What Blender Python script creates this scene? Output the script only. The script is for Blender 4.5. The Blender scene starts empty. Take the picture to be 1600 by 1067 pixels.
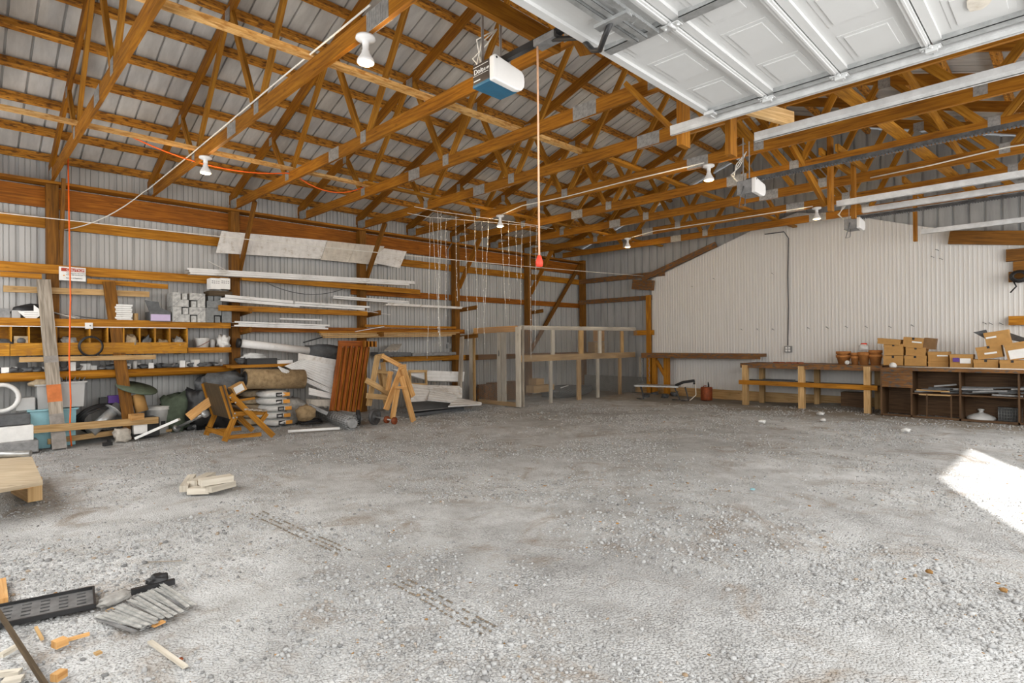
import bpy, bmesh, math, random
import numpy as np
from mathutils import Vector, Matrix, noise
random.seed(7)
sc = bpy.context.scene
COL = sc.collection

# ------------------------------------------------------------------ camera
# x runs along the shelved long wall towards the white gable, y from the door wall (0) to the shelved wall (12.2), z up
CAM = Vector((-1.0176, 1.7448, 1.3535)); YAW, PITCH, ROLL, FPX = .789587, .002839, -.008151, 883.16
_f = Vector((math.cos(YAW)*math.cos(PITCH), math.sin(YAW)*math.cos(PITCH), math.sin(PITCH)))
_r = Vector((math.sin(YAW), -math.cos(YAW), 0)); _u = _r.cross(_f)
_c, _s = math.cos(ROLL), math.sin(ROLL)
_r2 = _r*_c + _u*_s; _u2 = -_r*_s + _u*_c
cd = bpy.data.cameras.new('camera'); cam = bpy.data.objects.new('camera', cd); COL.objects.link(cam)
cam.matrix_world = Matrix(((_r2.x, _u2.x, -_f.x, CAM.x), (_r2.y, _u2.y, -_f.y, CAM.y), (_r2.z, _u2.z, -_f.z, CAM.z), (0, 0, 0, 1)))
cd.sensor_width = 36; cd.lens = FPX/1600*36; cd.clip_start = .02; cd.clip_end = 200
sc.camera = cam

# ------------------------------------------------------------------ view, sky, sun, fill lamps
sc.view_settings.view_transform = 'Standard'; sc.view_settings.look = 'None'
sc.view_settings.exposure = 0.0; sc.view_settings.gamma = 1; sc.view_settings.use_curve_mapping = False
w = bpy.data.worlds.new('World'); sc.world = w; w.use_nodes = True
w.node_tree.nodes['Background'].inputs[0].default_value = (.85, .9, 1, 1)
w.node_tree.nodes['Background'].inputs[1].default_value = 1.0
def light(name, kind, loc, energy, color=(1, 1, 1), size=None, size_y=None, direction=None, radius=None):
    ld = bpy.data.lights.new(name, kind); ld.energy = energy; ld.color = color
    if kind == 'AREA':
        ld.shape = 'RECTANGLE'; ld.size = size; ld.size_y = size_y
    if radius is not None: ld.shadow_soft_size = radius
    o = bpy.data.objects.new(name, ld); COL.objects.link(o); o.location = loc
    if direction is not None: o.rotation_euler = Vector(direction).to_track_quat('-Z', 'Y').to_euler()
    return o
_el = math.radians(24.6)
_hx, _hy = 1/math.hypot(1, .45), .45/math.hypot(1, .45)
sun = light('sun', 'SUN', (-6, -3, 5), 15.0, (1, .97, .93), direction=(_hx*math.cos(_el), _hy*math.cos(_el), -math.sin(_el)))
sun.data.angle = .012
# broad fill lamps added inside the door wall and end wall for ambient light
light('fill_door_wall', 'AREA', (5.0, .12, 1.75), 600, (1, .99, .97), 12.5, 3.0, (0.0, 1, -.35))
light('fill_near_wall', 'AREA', (-2.2, 6.3, 1.75), 400, (1, .99, .97), 10.5, 3.0, (1, 0, -.35))

# ------------------------------------------------------------------ helpers
def PX(px, py, ax, v):
    """the point of the plane (axis ax = v) seen at a photo pixel"""
    d = _f + _r2*((px-800)/FPX) + _u2*((533.5-py)/FPX)
    t = (v-CAM[ax])/d[ax]
    return CAM + d*t
def FL(px, py, z=0, ymax=11.8):
    q = PX(px, py, 2, z)
    if q.y > ymax:                   # never behind the wall: keep the bearing, stop at the wall foot
        d = _f + _r2*((px-800)/FPX); k = (ymax-CAM.y)/d.y; q = Vector((CAM.x+d.x*k, ymax, z))
    return q
def WL(px, py, y=11.9): return PX(px, py, 1, y)
def GB(px, py, x=12.1): return PX(px, py, 0, x)
ORD = ['first', 'second', 'third', 'fourth', 'fifth', 'sixth', 'seventh', 'eighth', 'ninth', 'tenth', 'eleventh', 'twelfth', 'thirteenth', 'fourteenth', 'fifteenth', 'sixteenth', 'seventeenth', 'eighteenth', 'nineteenth', 'twentieth']

def nth(i):
    if i < 20: return ORD[i]
    t_, u_ = divmod(i+1, 10); T_ = {2: 'twent', 3: 'thirt', 4: 'fort', 5: 'fift'}[t_]
    return T_+'ieth' if u_ == 0 else T_+'y-'+ORD[u_-1]

class MB:
    def __init__(s): s.v = []; s.f = []; s.uv = []; s.mi = []; s.sm = []; s.mats = []
    def _face(s, idx, uv, mi=0, smooth=False):
        s.f.append(idx); s.uv.extend(uv); s.mi.append(mi); s.sm.append(smooth)
    def board(s, a, b, w, h, up=(0, 0, 1), mi=0, cut=None):
        """box from a to b (centre line), w across, h along 'up'"""
        a = Vector(a); b = Vector(b); d = (b-a); L = d.length; d = d/L; up = Vector(up)
        side = d.cross(up)
        if side.length < 1e-4: side = d.cross(Vector((1, 0, 0)))
        side.normalize(); upv = side.cross(d).normalized()
        n = len(s.v); o = random.random()*50; o2 = random.random()*50
        for t, p in ((0, a), (1, b)):
            for sx, sz in ((-1, -1), (1, -1), (1, 1), (-1, 1)):
                s.v.append(p + side*(sx*w/2) + upv*(sz*h/2))
        per = [0, w, w+h, 2*w+h, 2*w+2*h]
        for i in range(4):
            j = (i+1) % 4
            s._face((n+i, n+j, n+4+j, n+4+i)[::-1], [(o, o2+per[i]), (o, o2+per[i+1]), (o+L, o2+per[i+1]), (o+L, o2+per[i])][::-1], mi)
        s._face((n, n+1, n+2, n+3), [(o, o2), (o+.02, o2+w), (o+.04, o2+w), (o+.06, o2)], mi)
        s._face((n+4, n+5, n+6, n+7)[::-1], [(o, o2), (o+.02, o2+w), (o+.04, o2+w), (o+.06, o2)], mi)
        return s
    def box(s, lo, hi, mi=0):
        lo = Vector(lo); hi = Vector(hi); c = (lo+hi)/2; d = hi-lo
        ax = max(range(3), key=lambda i: d[i])
        if ax == 0: s.board((lo.x, c.y, c.z), (hi.x, c.y, c.z), d.y, d.z, (0, 0, 1), mi)
        elif ax == 1: s.board((c.x, lo.y, c.z), (c.x, hi.y, c.z), d.x, d.z, (0, 0, 1), mi)
        else: s.board((c.x, c.y, lo.z), (c.x, c.y, hi.z), d.x, d.y, (0, 1, 0), mi)
        return s
    def rbox(s, c, size, rz=0, tilt=(0, 0), mi=0):
        """box centred at c with rotation"""
        M = Matrix.Translation(Vector(c)) @ Matrix.Rotation(rz, 4, 'Z') @ Matrix.Rotation(tilt[0], 4, 'X') @ Matrix.Rotation(tilt[1], 4, 'Y')
        m = MB(); h = Vector(size)/2; m.box(-h, h); n = len(s.v)
        s.v += [M @ p for p in m.v]
        k = 0
        for f in m.f:
            s._face(tuple(n+i for i in f), m.uv[k:k+4], mi); k += 4
        return s
    def prism(s, pts, n, th, mi=0):
        """polygon pts (3d, planar) extruded by th along n"""
        pts = [Vector(p) for p in pts]; n = Vector(n).normalized()*th; k = len(pts); b = len(s.v)
        s.v += pts + [p+n for p in pts]
        e = (pts[1]-pts[0]).normalized(); g = n.normalized().cross(e)
        uv = [((p-pts[0]).dot(e), (p-pts[0]).dot(g)) for p in pts]
        s._face(tuple(range(b, b+k))[::-1], uv[::-1], mi)
        s._face(tuple(range(b+k, b+2*k)), uv, mi)
        for i in range(k):
            j = (i+1) % k; L = (pts[j]-pts[i]).length
            s._face((b+i, b+j, b+k+j, b+k+i), [(0, 0), (L, 0), (L, th), (0, th)], mi)
        return s
    def tube(s, path, r, n=8, mi=0, caps=True, closed=False):
        path = [Vector(p) for p in path]; m = len(path); b = len(s.v)
        rr = r if isinstance(r, (list, tuple)) else [r]*m
        prev = None; L = 0; Ls = []
        for i, p in enumerate(path):
            if closed: t = path[(i+1) % m]-path[i-1]
            else: t = path[min(i+1, m-1)]-path[max(i-1, 0)]
            if t.length < 1e-9: t = Vector((0, 0, 1))
            t.normalize()
            if prev is None:
                a = Vector((0, 0, 1)) if abs(t.z) < .9 else Vector((1, 0, 0))
                u = t.cross(a).normalized()
            else:
                u = (prev - t*prev.dot(t))
                u = u.normalized() if u.length > 1e-6 else t.orthogonal().normalized()
            prev = u; v = t.cross(u)
            if i: L += (p-path[i-1]).length
            Ls.append(L)
            for j in range(n):
                a = 2*math.pi*j/n; s.v.append(p + (u*math.cos(a)+v*math.sin(a))*rr[i])
        segs = m if closed else m-1
        for i in range(segs):
            i2 = (i+1) % m
            for j in range(n):
                k = (j+1) % n
                l0 = Ls[i]; l1 = Ls[i2] if i2 else Ls[i]+.01
                c = 2*math.pi*max(rr[i], 1e-4)/n
                s._face((b+i*n+j, b+i*n+k, b+i2*n+k, b+i2*n+j), [(l0, j*c), (l0, (j+1)*c), (l1, (j+1)*c), (l1, j*c)], mi, True)
        if caps and not closed:
            for base, rev in ((b, True), (b+(m-1)*n, False)):
                idx = list(range(base, base+n))
                if rev: idx = idx[::-1]
                s._face(tuple(idx), [(math.cos(2*math.pi*j/n)*rr[0], math.sin(2*math.pi*j/n)*rr[0]) for j in range(n)], mi)
        return s
    def cyl(s, a, b, r, n=16, mi=0, r2=None): return s.tube([a, b], [r, r if r2 is None else r2], n, mi)
    def lathe(s, prof, c, axis=(0, 0, 1), n=20, mi=0):
        """prof: (radius, height) along axis from c"""
        axis = Vector(axis).normalized(); u = axis.orthogonal().normalized(); v = axis.cross(u); c = Vector(c); b = len(s.v); m = len(prof)
        for (r, h) in prof:
            for j in range(n):
                a = 2*math.pi*j/n; s.v.append(c + axis*h + (u*math.cos(a)+v*math.sin(a))*max(r, 1e-4))
        for i in range(m-1):
            for j in range(n):
                k = (j+1) % n
                s._face((b+i*n+j, b+i*n+k, b+(i+1)*n+k, b+(i+1)*n+j), [(j/n, prof[i][1]), ((j+1)/n, prof[i][1]), ((j+1)/n, prof[i+1][1]), (j/n, prof[i+1][1])], mi, True)
        return s
    def lump(s, c, size, seed=0, amp=.25, mi=0, sub=2, rz=0, freq=2.2):
        bm = bmesh.new(); bmesh.ops.create_icosphere(bm, subdivisions=sub, radius=1)
        n = len(s.v); R = Matrix.Rotation(rz, 3, 'Z')
        for v in bm.verts:
            p = v.co.copy(); k = 1 + amp*noise.noise(p*freq + Vector((seed*7.3, seed*3.1, 0)))
            q = Vector((math.copysign(abs(p.x)**.75, p.x), math.copysign(abs(p.y)**.75, p.y), math.copysign(abs(p.z)**.8, p.z)))*k
            s.v.append(Vector(c) + R @ Vector((q.x*size[0]/2, q.y*size[1]/2, q.z*size[2]/2)))
        for f in bm.faces:
            s._face(tuple(n+v.index for v in f.verts), [(v.co.x, v.co.y) for v in f.verts], mi, True)
        bm.free(); return s
    def grid(s, rows, mi=0, smooth=True):
        """rows of points -> quad strip surface"""
        b = len(s.v); m = len(rows[0])
        for r in rows: s.v += [Vector(p) for p in r]
        for i in range(len(rows)-1):
            for j in range(m-1):
                s._face((b+i*m+j, b+i*m+j+1, b+(i+1)*m+j+1, b+(i+1)*m+j), [(i*.1, j*.1), (i*.1, j*.1+.1), (i*.1+.1, j*.1+.1), (i*.1+.1, j*.1)], mi, smooth)
        return s
    def build(s, name, mat, parent=None, bevel=0, label=None):
        vs = np.array([tuple(p) for p in s.v], dtype=np.float64)
        lo = vs.min(0); hi = vs.max(0); base = Vector(((lo[0]+hi[0])/2, (lo[1]+hi[1])/2, lo[2]))
        vs = vs - np.array(base)
        me = bpy.data.meshes.new(name); me.from_pydata(vs.tolist(), [], s.f)
        ul = me.uv_layers.new(name='UVMap'); ul.data.foreach_set('uv', np.array(s.uv, dtype=np.float32).ravel())
        for m in (mat if isinstance(mat, (list, tuple)) else [mat]): me.materials.append(m)
        me.polygons.foreach_set('material_index', s.mi); me.polygons.foreach_set('use_smooth', s.sm)
        me.update()
        o = bpy.data.objects.new(name, me); COL.objects.link(o)
        o['_wx'], o['_wy'], o['_wz'] = base
        if parent is not None:
            o.parent = parent; o.location = base - Vector((parent['_wx'], parent['_wy'], parent['_wz']))
        else: o.location = base
        if bevel:
            bv = o.modifiers.new('bevel', 'BEVEL'); bv.width = bevel; bv.segments = 2; bv.limit_method = 'ANGLE'
        if label: o['label'] = label
        return o
def tag(o, label, cat, group=None, kind=None):
    if label: o['label'] = label
    if cat:
        o['category'] = cat
        if not kind: o['kind'] = 'thing'
    if group: o['group'] = group
    if kind: o['kind'] = kind
    return o
def thing(name, label, cat, loc, group=None):
    o = bpy.data.objects.new(name, None); COL.objects.link(o); o.empty_display_size = .1
    o.location = loc; o['_wx'], o['_wy'], o['_wz'] = Vector(loc)
    return tag(o, label, cat, group)
def structure(name, mb, mat): return tag(mb.build(name, mat), None, None, None, 'structure')
def one(name, mb, mat, label, cat, group=None, bevel=0): return tag(mb.build(name, mat, bevel=bevel), label, cat, group)
def dup(o, loc, label=None):
    c = o.copy(); COL.objects.link(c); c.location = loc
    if label: c['label'] = label
    def rec(src, dst):
        for ch in list(src.children):
            k = ch.copy(); COL.objects.link(k); k.parent = dst; rec(ch, k)
    rec(o, c); return c
def sag(a, b, d, n=12):
    a = Vector(a); b = Vector(b)
    return [a.lerp(b, i/n) - Vector((0, 0, d*4*(i/n)*(1-i/n))) for i in range(n+1)]

# ------------------------------------------------------------------ materials
def new_mat(name, rough=.6, metal=0, spec=.5):
    m = bpy.data.materials.new(name); m.use_nodes = True; nt = m.node_tree; p = nt.nodes['Principled BSDF']
    p.inputs['Roughness'].default_value = rough; p.inputs['Metallic'].default_value = metal
    p.inputs['Specular IOR Level'].default_value = spec
    return m, nt, p
def ramp(nt, stops):
    r = nt.nodes.new('ShaderNodeValToRGB'); e = r.color_ramp.elements
    while len(e) < len(stops): e.new(.5)
    for i, (t, c) in enumerate(stops): e[i].position = t; e[i].color = (*c, 1)
    return r
def wood(name, dark, mid, light_, rough=.65, knots=.55, blotch=None, spec=.3):
    m, nt, p = new_mat(name, rough, 0, spec); N = nt.nodes; Lk = nt.links
    uv = N.new('ShaderNodeUVMap')
    mp = N.new('ShaderNodeMapping'); mp.inputs['Scale'].default_value = (1.6, 26, 1); Lk.new(uv.outputs[0], mp.inputs[0])
    n1 = N.new('ShaderNodeTexNoise'); n1.inputs['Scale'].default_value = 1.7; n1.inputs['Detail'].default_value = 6; n1.inputs['Distortion'].default_value = .7; Lk.new(mp.outputs[0], n1.inputs[0])
    r = ramp(nt, [(.3, dark), (.52, mid), (.75, light_)]); Lk.new(n1.outputs[0], r.inputs[0])
    m2 = N.new('ShaderNodeMapping'); m2.inputs['Scale'].default_value = (3.2, 11, 1); Lk.new(uv.outputs[0], m2.inputs[0])
    v = N.new('ShaderNodeTexVoronoi'); v.inputs['Scale'].default_value = 1.0; Lk.new(m2.outputs[0], v.inputs[0])
    kr = ramp(nt, [(.04, (knots,)*3), (.13, (1, 1, 1))]); Lk.new(v.outputs[0], kr.inputs[0])
    mx = N.new('ShaderNodeMixRGB'); mx.blend_type = 'MULTIPLY'; mx.inputs[0].default_value = .9; Lk.new(r.outputs[0], mx.inputs[1]); Lk.new(kr.outputs[0], mx.inputs[2])
    out = mx.outputs[0]
    n3 = N.new('ShaderNodeTexNoise'); n3.inputs['Scale'].default_value = 1.3; n3.inputs['Detail'].default_value = 3; Lk.new(uv.outputs[0], n3.inputs[0])
    r3 = ramp(nt, [(.35, (.78,)*3), (.65, (1.12,)*3)]); Lk.new(n3.outputs[0], r3.inputs[0])
    m3 = N.new('ShaderNodeMixRGB'); m3.blend_type = 'MULTIPLY'; m3.inputs[0].default_value = 1; Lk.new(out, m3.inputs[1]); Lk.new(r3.outputs[0], m3.inputs[2]); out = m3.outputs[0]
    if blotch:
        m4 = N.new('ShaderNodeMapping'); m4.inputs['Scale'].default_value = (9, 22, 1); Lk.new(uv.outputs[0], m4.inputs[0])
        n4 = N.new('ShaderNodeTexNoise'); n4.inputs['Scale'].default_value = 1.2; n4.inputs['Detail'].default_value = 4; Lk.new(m4.outputs[0], n4.inputs[0])
        r4 = ramp(nt, [(.5, (0, 0, 0)), (.62, (1, 1, 1))]); Lk.new(n4.outputs[0], r4.inputs[0])
        m5 = N.new('ShaderNodeMixRGB'); m5.inputs[2].default_value = (*blotch, 1); Lk.new(r4.outputs[0], m5.inputs[0]); Lk.new(out, m5.inputs[1]); out = m5.outputs[0]
    Lk.new(out, p.inputs['Base Color'])
    b = N.new('ShaderNodeBump'); b.inputs['Strength'].default_value = .25; b.inputs['Distance'].default_value = .004; Lk.new(n1.outputs[0], b.inputs['Height']); Lk.new(b.outputs[0], p.inputs['Normal'])
    return m
def plain(name, col, rough=.6, metal=0, var=.12, scale=6, dirt=None, spec=.4, bump=.0):
    m, nt, p = new_mat(name, rough, metal, spec); N = nt.nodes; Lk = nt.links
    tc = N.new('ShaderNodeTexCoord'); n = N.new('ShaderNodeTexNoise'); n.inputs['Scale'].default_value = scale; n.inputs['Detail'].default_value = 6; n.inputs['Roughness'].default_value = .65
    Lk.new(tc.outputs['Object'], n.inputs[0])
    lo = tuple(c*(1-var) for c in col); hi = tuple(min(1, c*(1+var)) for c in col)
    st = [(.35, lo), (.65, hi)]
    if dirt: st = [(.30, dirt), (.44, lo), (.7, hi)]
    r = ramp(nt, st); Lk.new(n.outputs[0], r.inputs[0]); Lk.new(r.outputs[0], p.inputs['Base Color'])
    if bump:
        b = N.new('ShaderNodeBump'); b.inputs['Strength'].default_value = bump; b.inputs['Distance'].default_value = .01; Lk.new(n.outputs[0], b.inputs['Height']); Lk.new(b.outputs[0], p.inputs['Normal'])
    return m
M = {}
M['truss'] = wood('truss_wood', (.19, .066, .003), (.31, .118, .006), (.43, .185, .013))
M['truss2'] = wood('truss_web_wood', (.23, .088, .005), (.37, .155, .010), (.52, .25, .028))
M['purlin'] = wood('purlin_wood', (.34, .125, .014), (.52, .22, .026), (.72, .37, .07), blotch=(.16, .065, .015))
M['pale'] = wood('pale_brace_wood', (.50, .26, .07), (.68, .40, .14), (.85, .58, .28), blotch=(.42, .2, .05))
M['header'] = wood('header_wood', (.19, .058, .003), (.31, .098, .006), (.44, .16, .012))
M['girt'] = wood('girt_wood', (.26, .095, .004), (.42, .17, .009), (.56, .26, .022))
M['post'] = wood('post_wood', (.11, .044, .005), (.20, .08, .007), (.30, .125, .014))
M['pine'] = wood('fresh_pine_wood', (.46, .27, .1), (.62, .40, .18), (.75, .53, .28))
M['grey'] = wood('weathered_grey_wood', (.20, .17, .13), (.36, .31, .25), (.5, .45, .38))
M['tan'] = wood('tan_lumber', (.36, .21, .08), (.5, .32, .14), (.62, .43, .22))
M['red'] = wood('red_brown_wood', (.20, .05, .008), (.33, .09, .012), (.47, .15, .02))
M['dark'] = wood('dark_old_wood', (.045, .03, .015), (.08, .055, .03), (.13, .09, .05))
M['benchtop'] = wood('brown_bench_wood', (.13, .055, .018), (.22, .1, .03), (.32, .16, .055), blotch=(.09, .08, .07))
M['ply'] = wood('osb_plywood', (.36, .15, .008), (.52, .235, .016), (.66, .34, .045), blotch=(.34, .15, .02))
M['cabinet'] = wood('dark_cabinet_wood', (.075, .04, .018), (.12, .065, .03), (.17, .095, .045))
M['plate'] = plain('galvanised_plate', (.42, .42, .41), .45, .6, .25, 30)
M['steel'] = plain('galvanised_steel', (.40, .41, .41), .38, .55, .18, 12)
M['steel_l'] = plain('pale_track_steel', (.62, .63, .63), .4, .3, .12, 9)
M['white'] = plain('white_vinyl', (.80, .80, .79), .5, 0, .06, 5, dirt=(.55, .53, .5))
M['whitep'] = plain('weathered_white_panel', (.80, .78, .75), .7, 0, .1, 9, dirt=(.45, .38, .28))
M['beigep'] = plain('weathered_beige_panel', (.66, .61, .53), .7, 0, .12, 9, dirt=(.46, .38, .28))
M['door'] = plain('white_door_enamel', (.60, .605, .60), .45, 0, .02, 2)
M['black'] = plain('black_plastic', (.02, .02, .021), .45, 0, .3, 8)
M['blackd'] = plain('dusty_black_plastic', (.065, .065, .066), .6, 0, .45, 14)
M['dgrey'] = plain('dark_grey', (.10, .105, .11), .5, 0, .25, 10)
M['mgrey'] = plain('mid_grey_metal', (.25, .25, .25), .45, .3, .25, 12)
M['lgrey'] = plain('light_grey_plastic', (.47, .47, .46), .5, 0, .06, 4)
M['elbow'] = plain('galvanised_mitre', (.50, .50, .48), .5, .25, .22, 22, dirt=(.24, .24, .24))
M['elbowd'] = plain('dull_grey_mitre', (.20, .21, .21), .5, .25, .2, 18)
M['paper'] = plain('white_paper', (.84, .84, .82), .8, 0, .05, 12)
M['card'] = plain('brown_cardboard', (.47, .26, .085), .85, 0, .1, 7)
M['cardd'] = plain('dark_inside_cardboard', (.22, .125, .055), .85, 0, .15, 7)
M['carpet'] = plain('brown_felt_roll', (.34, .24, .13), .95, 0, .2, 14, dirt=(.2, .12, .05))
M['terra'] = plain('terracotta', (.50, .21, .06), .85, 0, .2, 10, dirt=(.36, .17, .07))
M['rust'] = plain('rusty_red_metal', (.24, .055, .015), .6, .2, .35, 12)
M['cyan'] = plain('light_blue_plastic', (.27, .50, .56), .5, 0, .08, 5)
M['green'] = plain('dull_green', (.10, .13, .09), .8, 0, .2, 12)
M['purple'] = plain('purple_plastic', (.12, .05, .28), .5, 0, .1, 8)
M['lilac'] = plain('lilac_paper', (.6, .5, .72), .7, 0, .05, 8)
M['red_s'] = plain('red_sign_paint', (.42, .05, .02), .6, 0, .08, 8)
M['ink'] = plain('black_ink', (.03, .03, .03), .7, 0, .1, 8)
M['orange'] = plain('orange_cord', (.85, .13, .01), .5, 0, .05, 8)
M['redp'] = plain('red_plastic', (.7, .06, .03), .5, 0, .05, 8)
M['orangebag'] = plain('orange_print', (.75, .33, .05), .6, 0, .1, 8)
M['wire'] = plain('white_cable', (.78, .76, .70), .55, 0, .05, 8)
M['rope'] = plain('peach_rope', (.75, .45, .28), .8, 0, .1, 20)
M['blue'] = plain('blue_enamel', (.03, .14, .24), .4, 0, .1, 5)
M['brown'] = plain('brown_opener_case', (.055, .045, .04), .45, .1, .15, 8)
M['lens'] = plain('white_opener_lens', (.82, .81, .79), .4, 0, .03, 5)
M['porc'] = plain('white_porcelain', (.85, .85, .84), .3, 0, .03, 8)
M['clay'] = plain('dirty_concrete', (.50, .46, .40), .9, 0, .18, 14)
M['plytop'] = wood('pale_worn_plywood', (.36, .28, .18), (.47, .38, .26), (.58, .49, .36))
M['block'] = plain('grey_concrete_block', (.19, .19, .18), .9, 0, .2, 12)
M['scrapw'] = wood('chalky_scrap_wood', (.46, .41, .33), (.6, .55, .46), (.72, .67, .58))
M['orangew'] = wood('orange_scrap_wood', (.5, .24, .07), (.66, .36, .13), (.78, .5, .22))
M['bag'] = plain('white_bag', (.74, .74, .72), .6, 0, .08, 12)
M['cloth'] = plain('grey_cloth', (.33, .32, .30), .9, 0, .3, 14)
M['tancloth'] = plain('tan_cloth', (.38, .3, .2), .9, 0, .3, 14)
M['leaf'] = plain('dry_leaf', (.30, .16, .05), .9, 0, .4, 10)
m, nt, p = new_mat('lit_bulb_glass'); p.inputs['Base Color'].default_value = (1, .9, .7, 1); p.inputs['Emission Color'].default_value = (1, .74, .36, 1); p.inputs['Emission Strength'].default_value = 5
M['bulb'] = m
# corrugated steel sheet, streaked
def sheet_mat(name, col, dk, var=.1, ridge=False):
    m, nt, p = new_mat(name, .5, .0, .35); N = nt.nodes; Lk = nt.links
    tc = N.new('ShaderNodeTexCoord'); mp = N.new('ShaderNodeMapping'); mp.inputs['Scale'].default_value = (4, 4, .5) if not ridge else (3, .6, .6); Lk.new(tc.outputs['Object'], mp.inputs[0])
    n = N.new('ShaderNodeTexNoise'); n.inputs['Scale'].default_value = 2.2; n.inputs['Detail'].default_value = 7; n.inputs['Roughness'].default_value = .62; Lk.new(mp.outputs[0], n.inputs[0])
    r = ramp(nt, [(.25, dk), (.5, tuple(c*(1-var/2) for c in col)), (.75, tuple(min(1, c*(1+var)) for c in col))]); Lk.new(n.outputs[0], r.inputs[0]); Lk.new(r.outputs[0], p.inputs['Base Color'])
    return m
M['wallsheet'] = sheet_mat('wall_sheet_steel', (.53, .53, .52), (.44, .44, .43), .08)
M['gablesheet'] = sheet_mat('far_wall_sheet_steel', (.40, .41, .41), (.28, .28, .28), .12)
M['roofsheet'] = sheet_mat('roof_sheet_steel', (.60, .60, .585), (.42, .42, .41), .18, True)
M['lining'] = sheet_mat('white_lining_sheet', (.70, .69, .665), (.66, .645, .61), .03)
def mesh_wire(name, scale, wd, col):
    m, nt, p = new_mat(name, .5, .5); N = nt.nodes; Lk = nt.links; p.inputs['Base Color'].default_value = (*col, 1)
    uv = N.new('ShaderNodeUVMap'); sep = N.new('ShaderNodeSeparateXYZ'); Lk.new(uv.outputs[0], sep.inputs[0]); outs = []
    for k, sg in ((0, 1), (1, -1)):
        a = N.new('ShaderNodeMath'); a.operation = 'MULTIPLY'; a.inputs[1].default_value = sg; Lk.new(sep.outputs[1], a.inputs[0])
        b = N.new('ShaderNodeMath'); Lk.new(sep.outputs[0], b.inputs[0]); Lk.new(a.outputs[0], b.inputs[1])
        c = N.new('ShaderNodeMath'); c.operation = 'MULTIPLY'; c.inputs[1].default_value = scale; Lk.new(b.outputs[0], c.inputs[0])
        d = N.new('ShaderNodeMath'); d.operation = 'FRACT'; Lk.new(c.outputs[0], d.inputs[0])
        e = N.new('ShaderNodeMath'); e.operation = 'LESS_THAN'; e.inputs[1].default_value = wd; Lk.new(d.outputs[0], e.inputs[0]); outs.append(e)
    mx = N.new('ShaderNodeMath'); mx.operation = 'MAXIMUM'; Lk.new(outs[0].outputs[0], mx.inputs[0]); Lk.new(outs[1].outputs[0], mx.inputs[1])
    Lk.new(mx.outputs[0], p.inputs['Alpha']); return m
M['netting'] = mesh_wire('poultry_netting', 24, .09, (.5, .5, .48))
# gravel floor
m, nt, p = new_mat('gravel_floor', .92, 0, .2); N = nt.nodes; Lk = nt.links
tc = N.new('ShaderNodeTexCoord')
def NZ(scale, det=5, rough=.6, dist=0):
    n = N.new('ShaderNodeTexNoise'); n.inputs['Scale'].default_value = scale; n.inputs['Detail'].default_value = det; n.inputs['Roughness'].default_value = rough; n.inputs['Distortion'].default_value = dist
    Lk.new(tc.outputs['Object'], n.inputs[0]); return n
def MIX(kind, fac, a, b):
    x = N.new('ShaderNodeMixRGB'); x.blend_type = kind
    for i, q in ((0, fac), (1, a), (2, b)):
        if hasattr(q, 'links') or hasattr(q, 'is_linked'): Lk.new(q, x.inputs[i])
        elif isinstance(q, tuple): x.inputs[i].default_value = (*q, 1)
        else: x.inputs[i].default_value = q
    return x.outputs[0]
big = NZ(.42, 5, .6, .4); rb = ramp(nt, [(.34, (.42, .423, .42)), (.5, (.54, .546, .546)), (.66, (.66, .668, .67))]); Lk.new(big.outputs[0], rb.inputs[0])
mid = NZ(3.2, 6, .7); rm = ramp(nt, [(.32, (.76, .75, .735)), (.58, (1.06, 1.06, 1.06))]); Lk.new(mid.outputs[0], rm.inputs[0])
c1 = MIX('MULTIPLY', 1.0, rb.outputs[0], rm.outputs[0])
vo = N.new('ShaderNodeTexVoronoi'); vo.inputs['Scale'].default_value = 85; Lk.new(tc.outputs['Object'], vo.inputs[0])
rv = ramp(nt, [(0, (1.05,)*3), (.5, (.97,)*3), (.8, (.62,)*3)]); Lk.new(vo.outputs['Distance'], rv.inputs[0])
vc = N.new('ShaderNodeTexVoronoi'); vc.inputs['Scale'].default_value = 85; Lk.new(tc.outputs['Object'], vc.inputs[0])
bw = N.new('ShaderNodeRGBToBW'); Lk.new(vc.outputs['Color'], bw.inputs[0]); rc = ramp(nt, [(.25, (.82,)*3), (.7, (1.08,)*3)]); Lk.new(bw.outputs[0], rc.inputs[0])
gm = NZ(1.1, 5, .65); rg = ramp(nt, [(.42, (.15,)*3), (.58, (1, 1, 1))]); Lk.new(gm.outputs[0], rg.inputs[0])
gr = MIX('MULTIPLY', 1.0, rv.outputs[0], rc.outputs[0])
c2 = MIX('MIX', rg.outputs[0], c1, MIX('MULTIPLY', .85, c1, gr))
dr = NZ(1.7, 8, .75, 1.0); rd = ramp(nt, [(.52, (0, 0, 0)), (.68, (.7,)*3)]); Lk.new(dr.outputs[0], rd.inputs[0])
c3 = MIX('MIX', rd.outputs[0], c2, (.24, .18, .12))
# brown earth in front of the far benches
gp = N.new('ShaderNodeNewGeometry'); sx = N.new('ShaderNodeSeparateXYZ'); Lk.new(gp.outputs['Position'], sx.inputs[0])
mr = N.new('ShaderNodeMapRange'); mr.inputs[1].default_value = 8.6; mr.inputs[2].default_value = 10.6; Lk.new(sx.outputs[0], mr.inputs[0])
nb = NZ(1.4, 7, .7); mm_ = N.new('ShaderNodeMath'); mm_.operation = 'MULTIPLY'; Lk.new(mr.outputs[0], mm_.inputs[0]); Lk.new(nb.outputs[0], mm_.inputs[1])
re_ = ramp(nt, [(.26, (0, 0, 0)), (.46, (.9,)*3)]); Lk.new(mm_.outputs[0], re_.inputs[0])
c3 = MIX('MIX', re_.outputs[0], c3, (.27, .235, .19))
Lk.new(c3, p.inputs['Base Color'])
fine = NZ(38, 4, .7)
hsum = MIX('ADD', .6, rv.outputs[0], fine.outputs[0])
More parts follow.
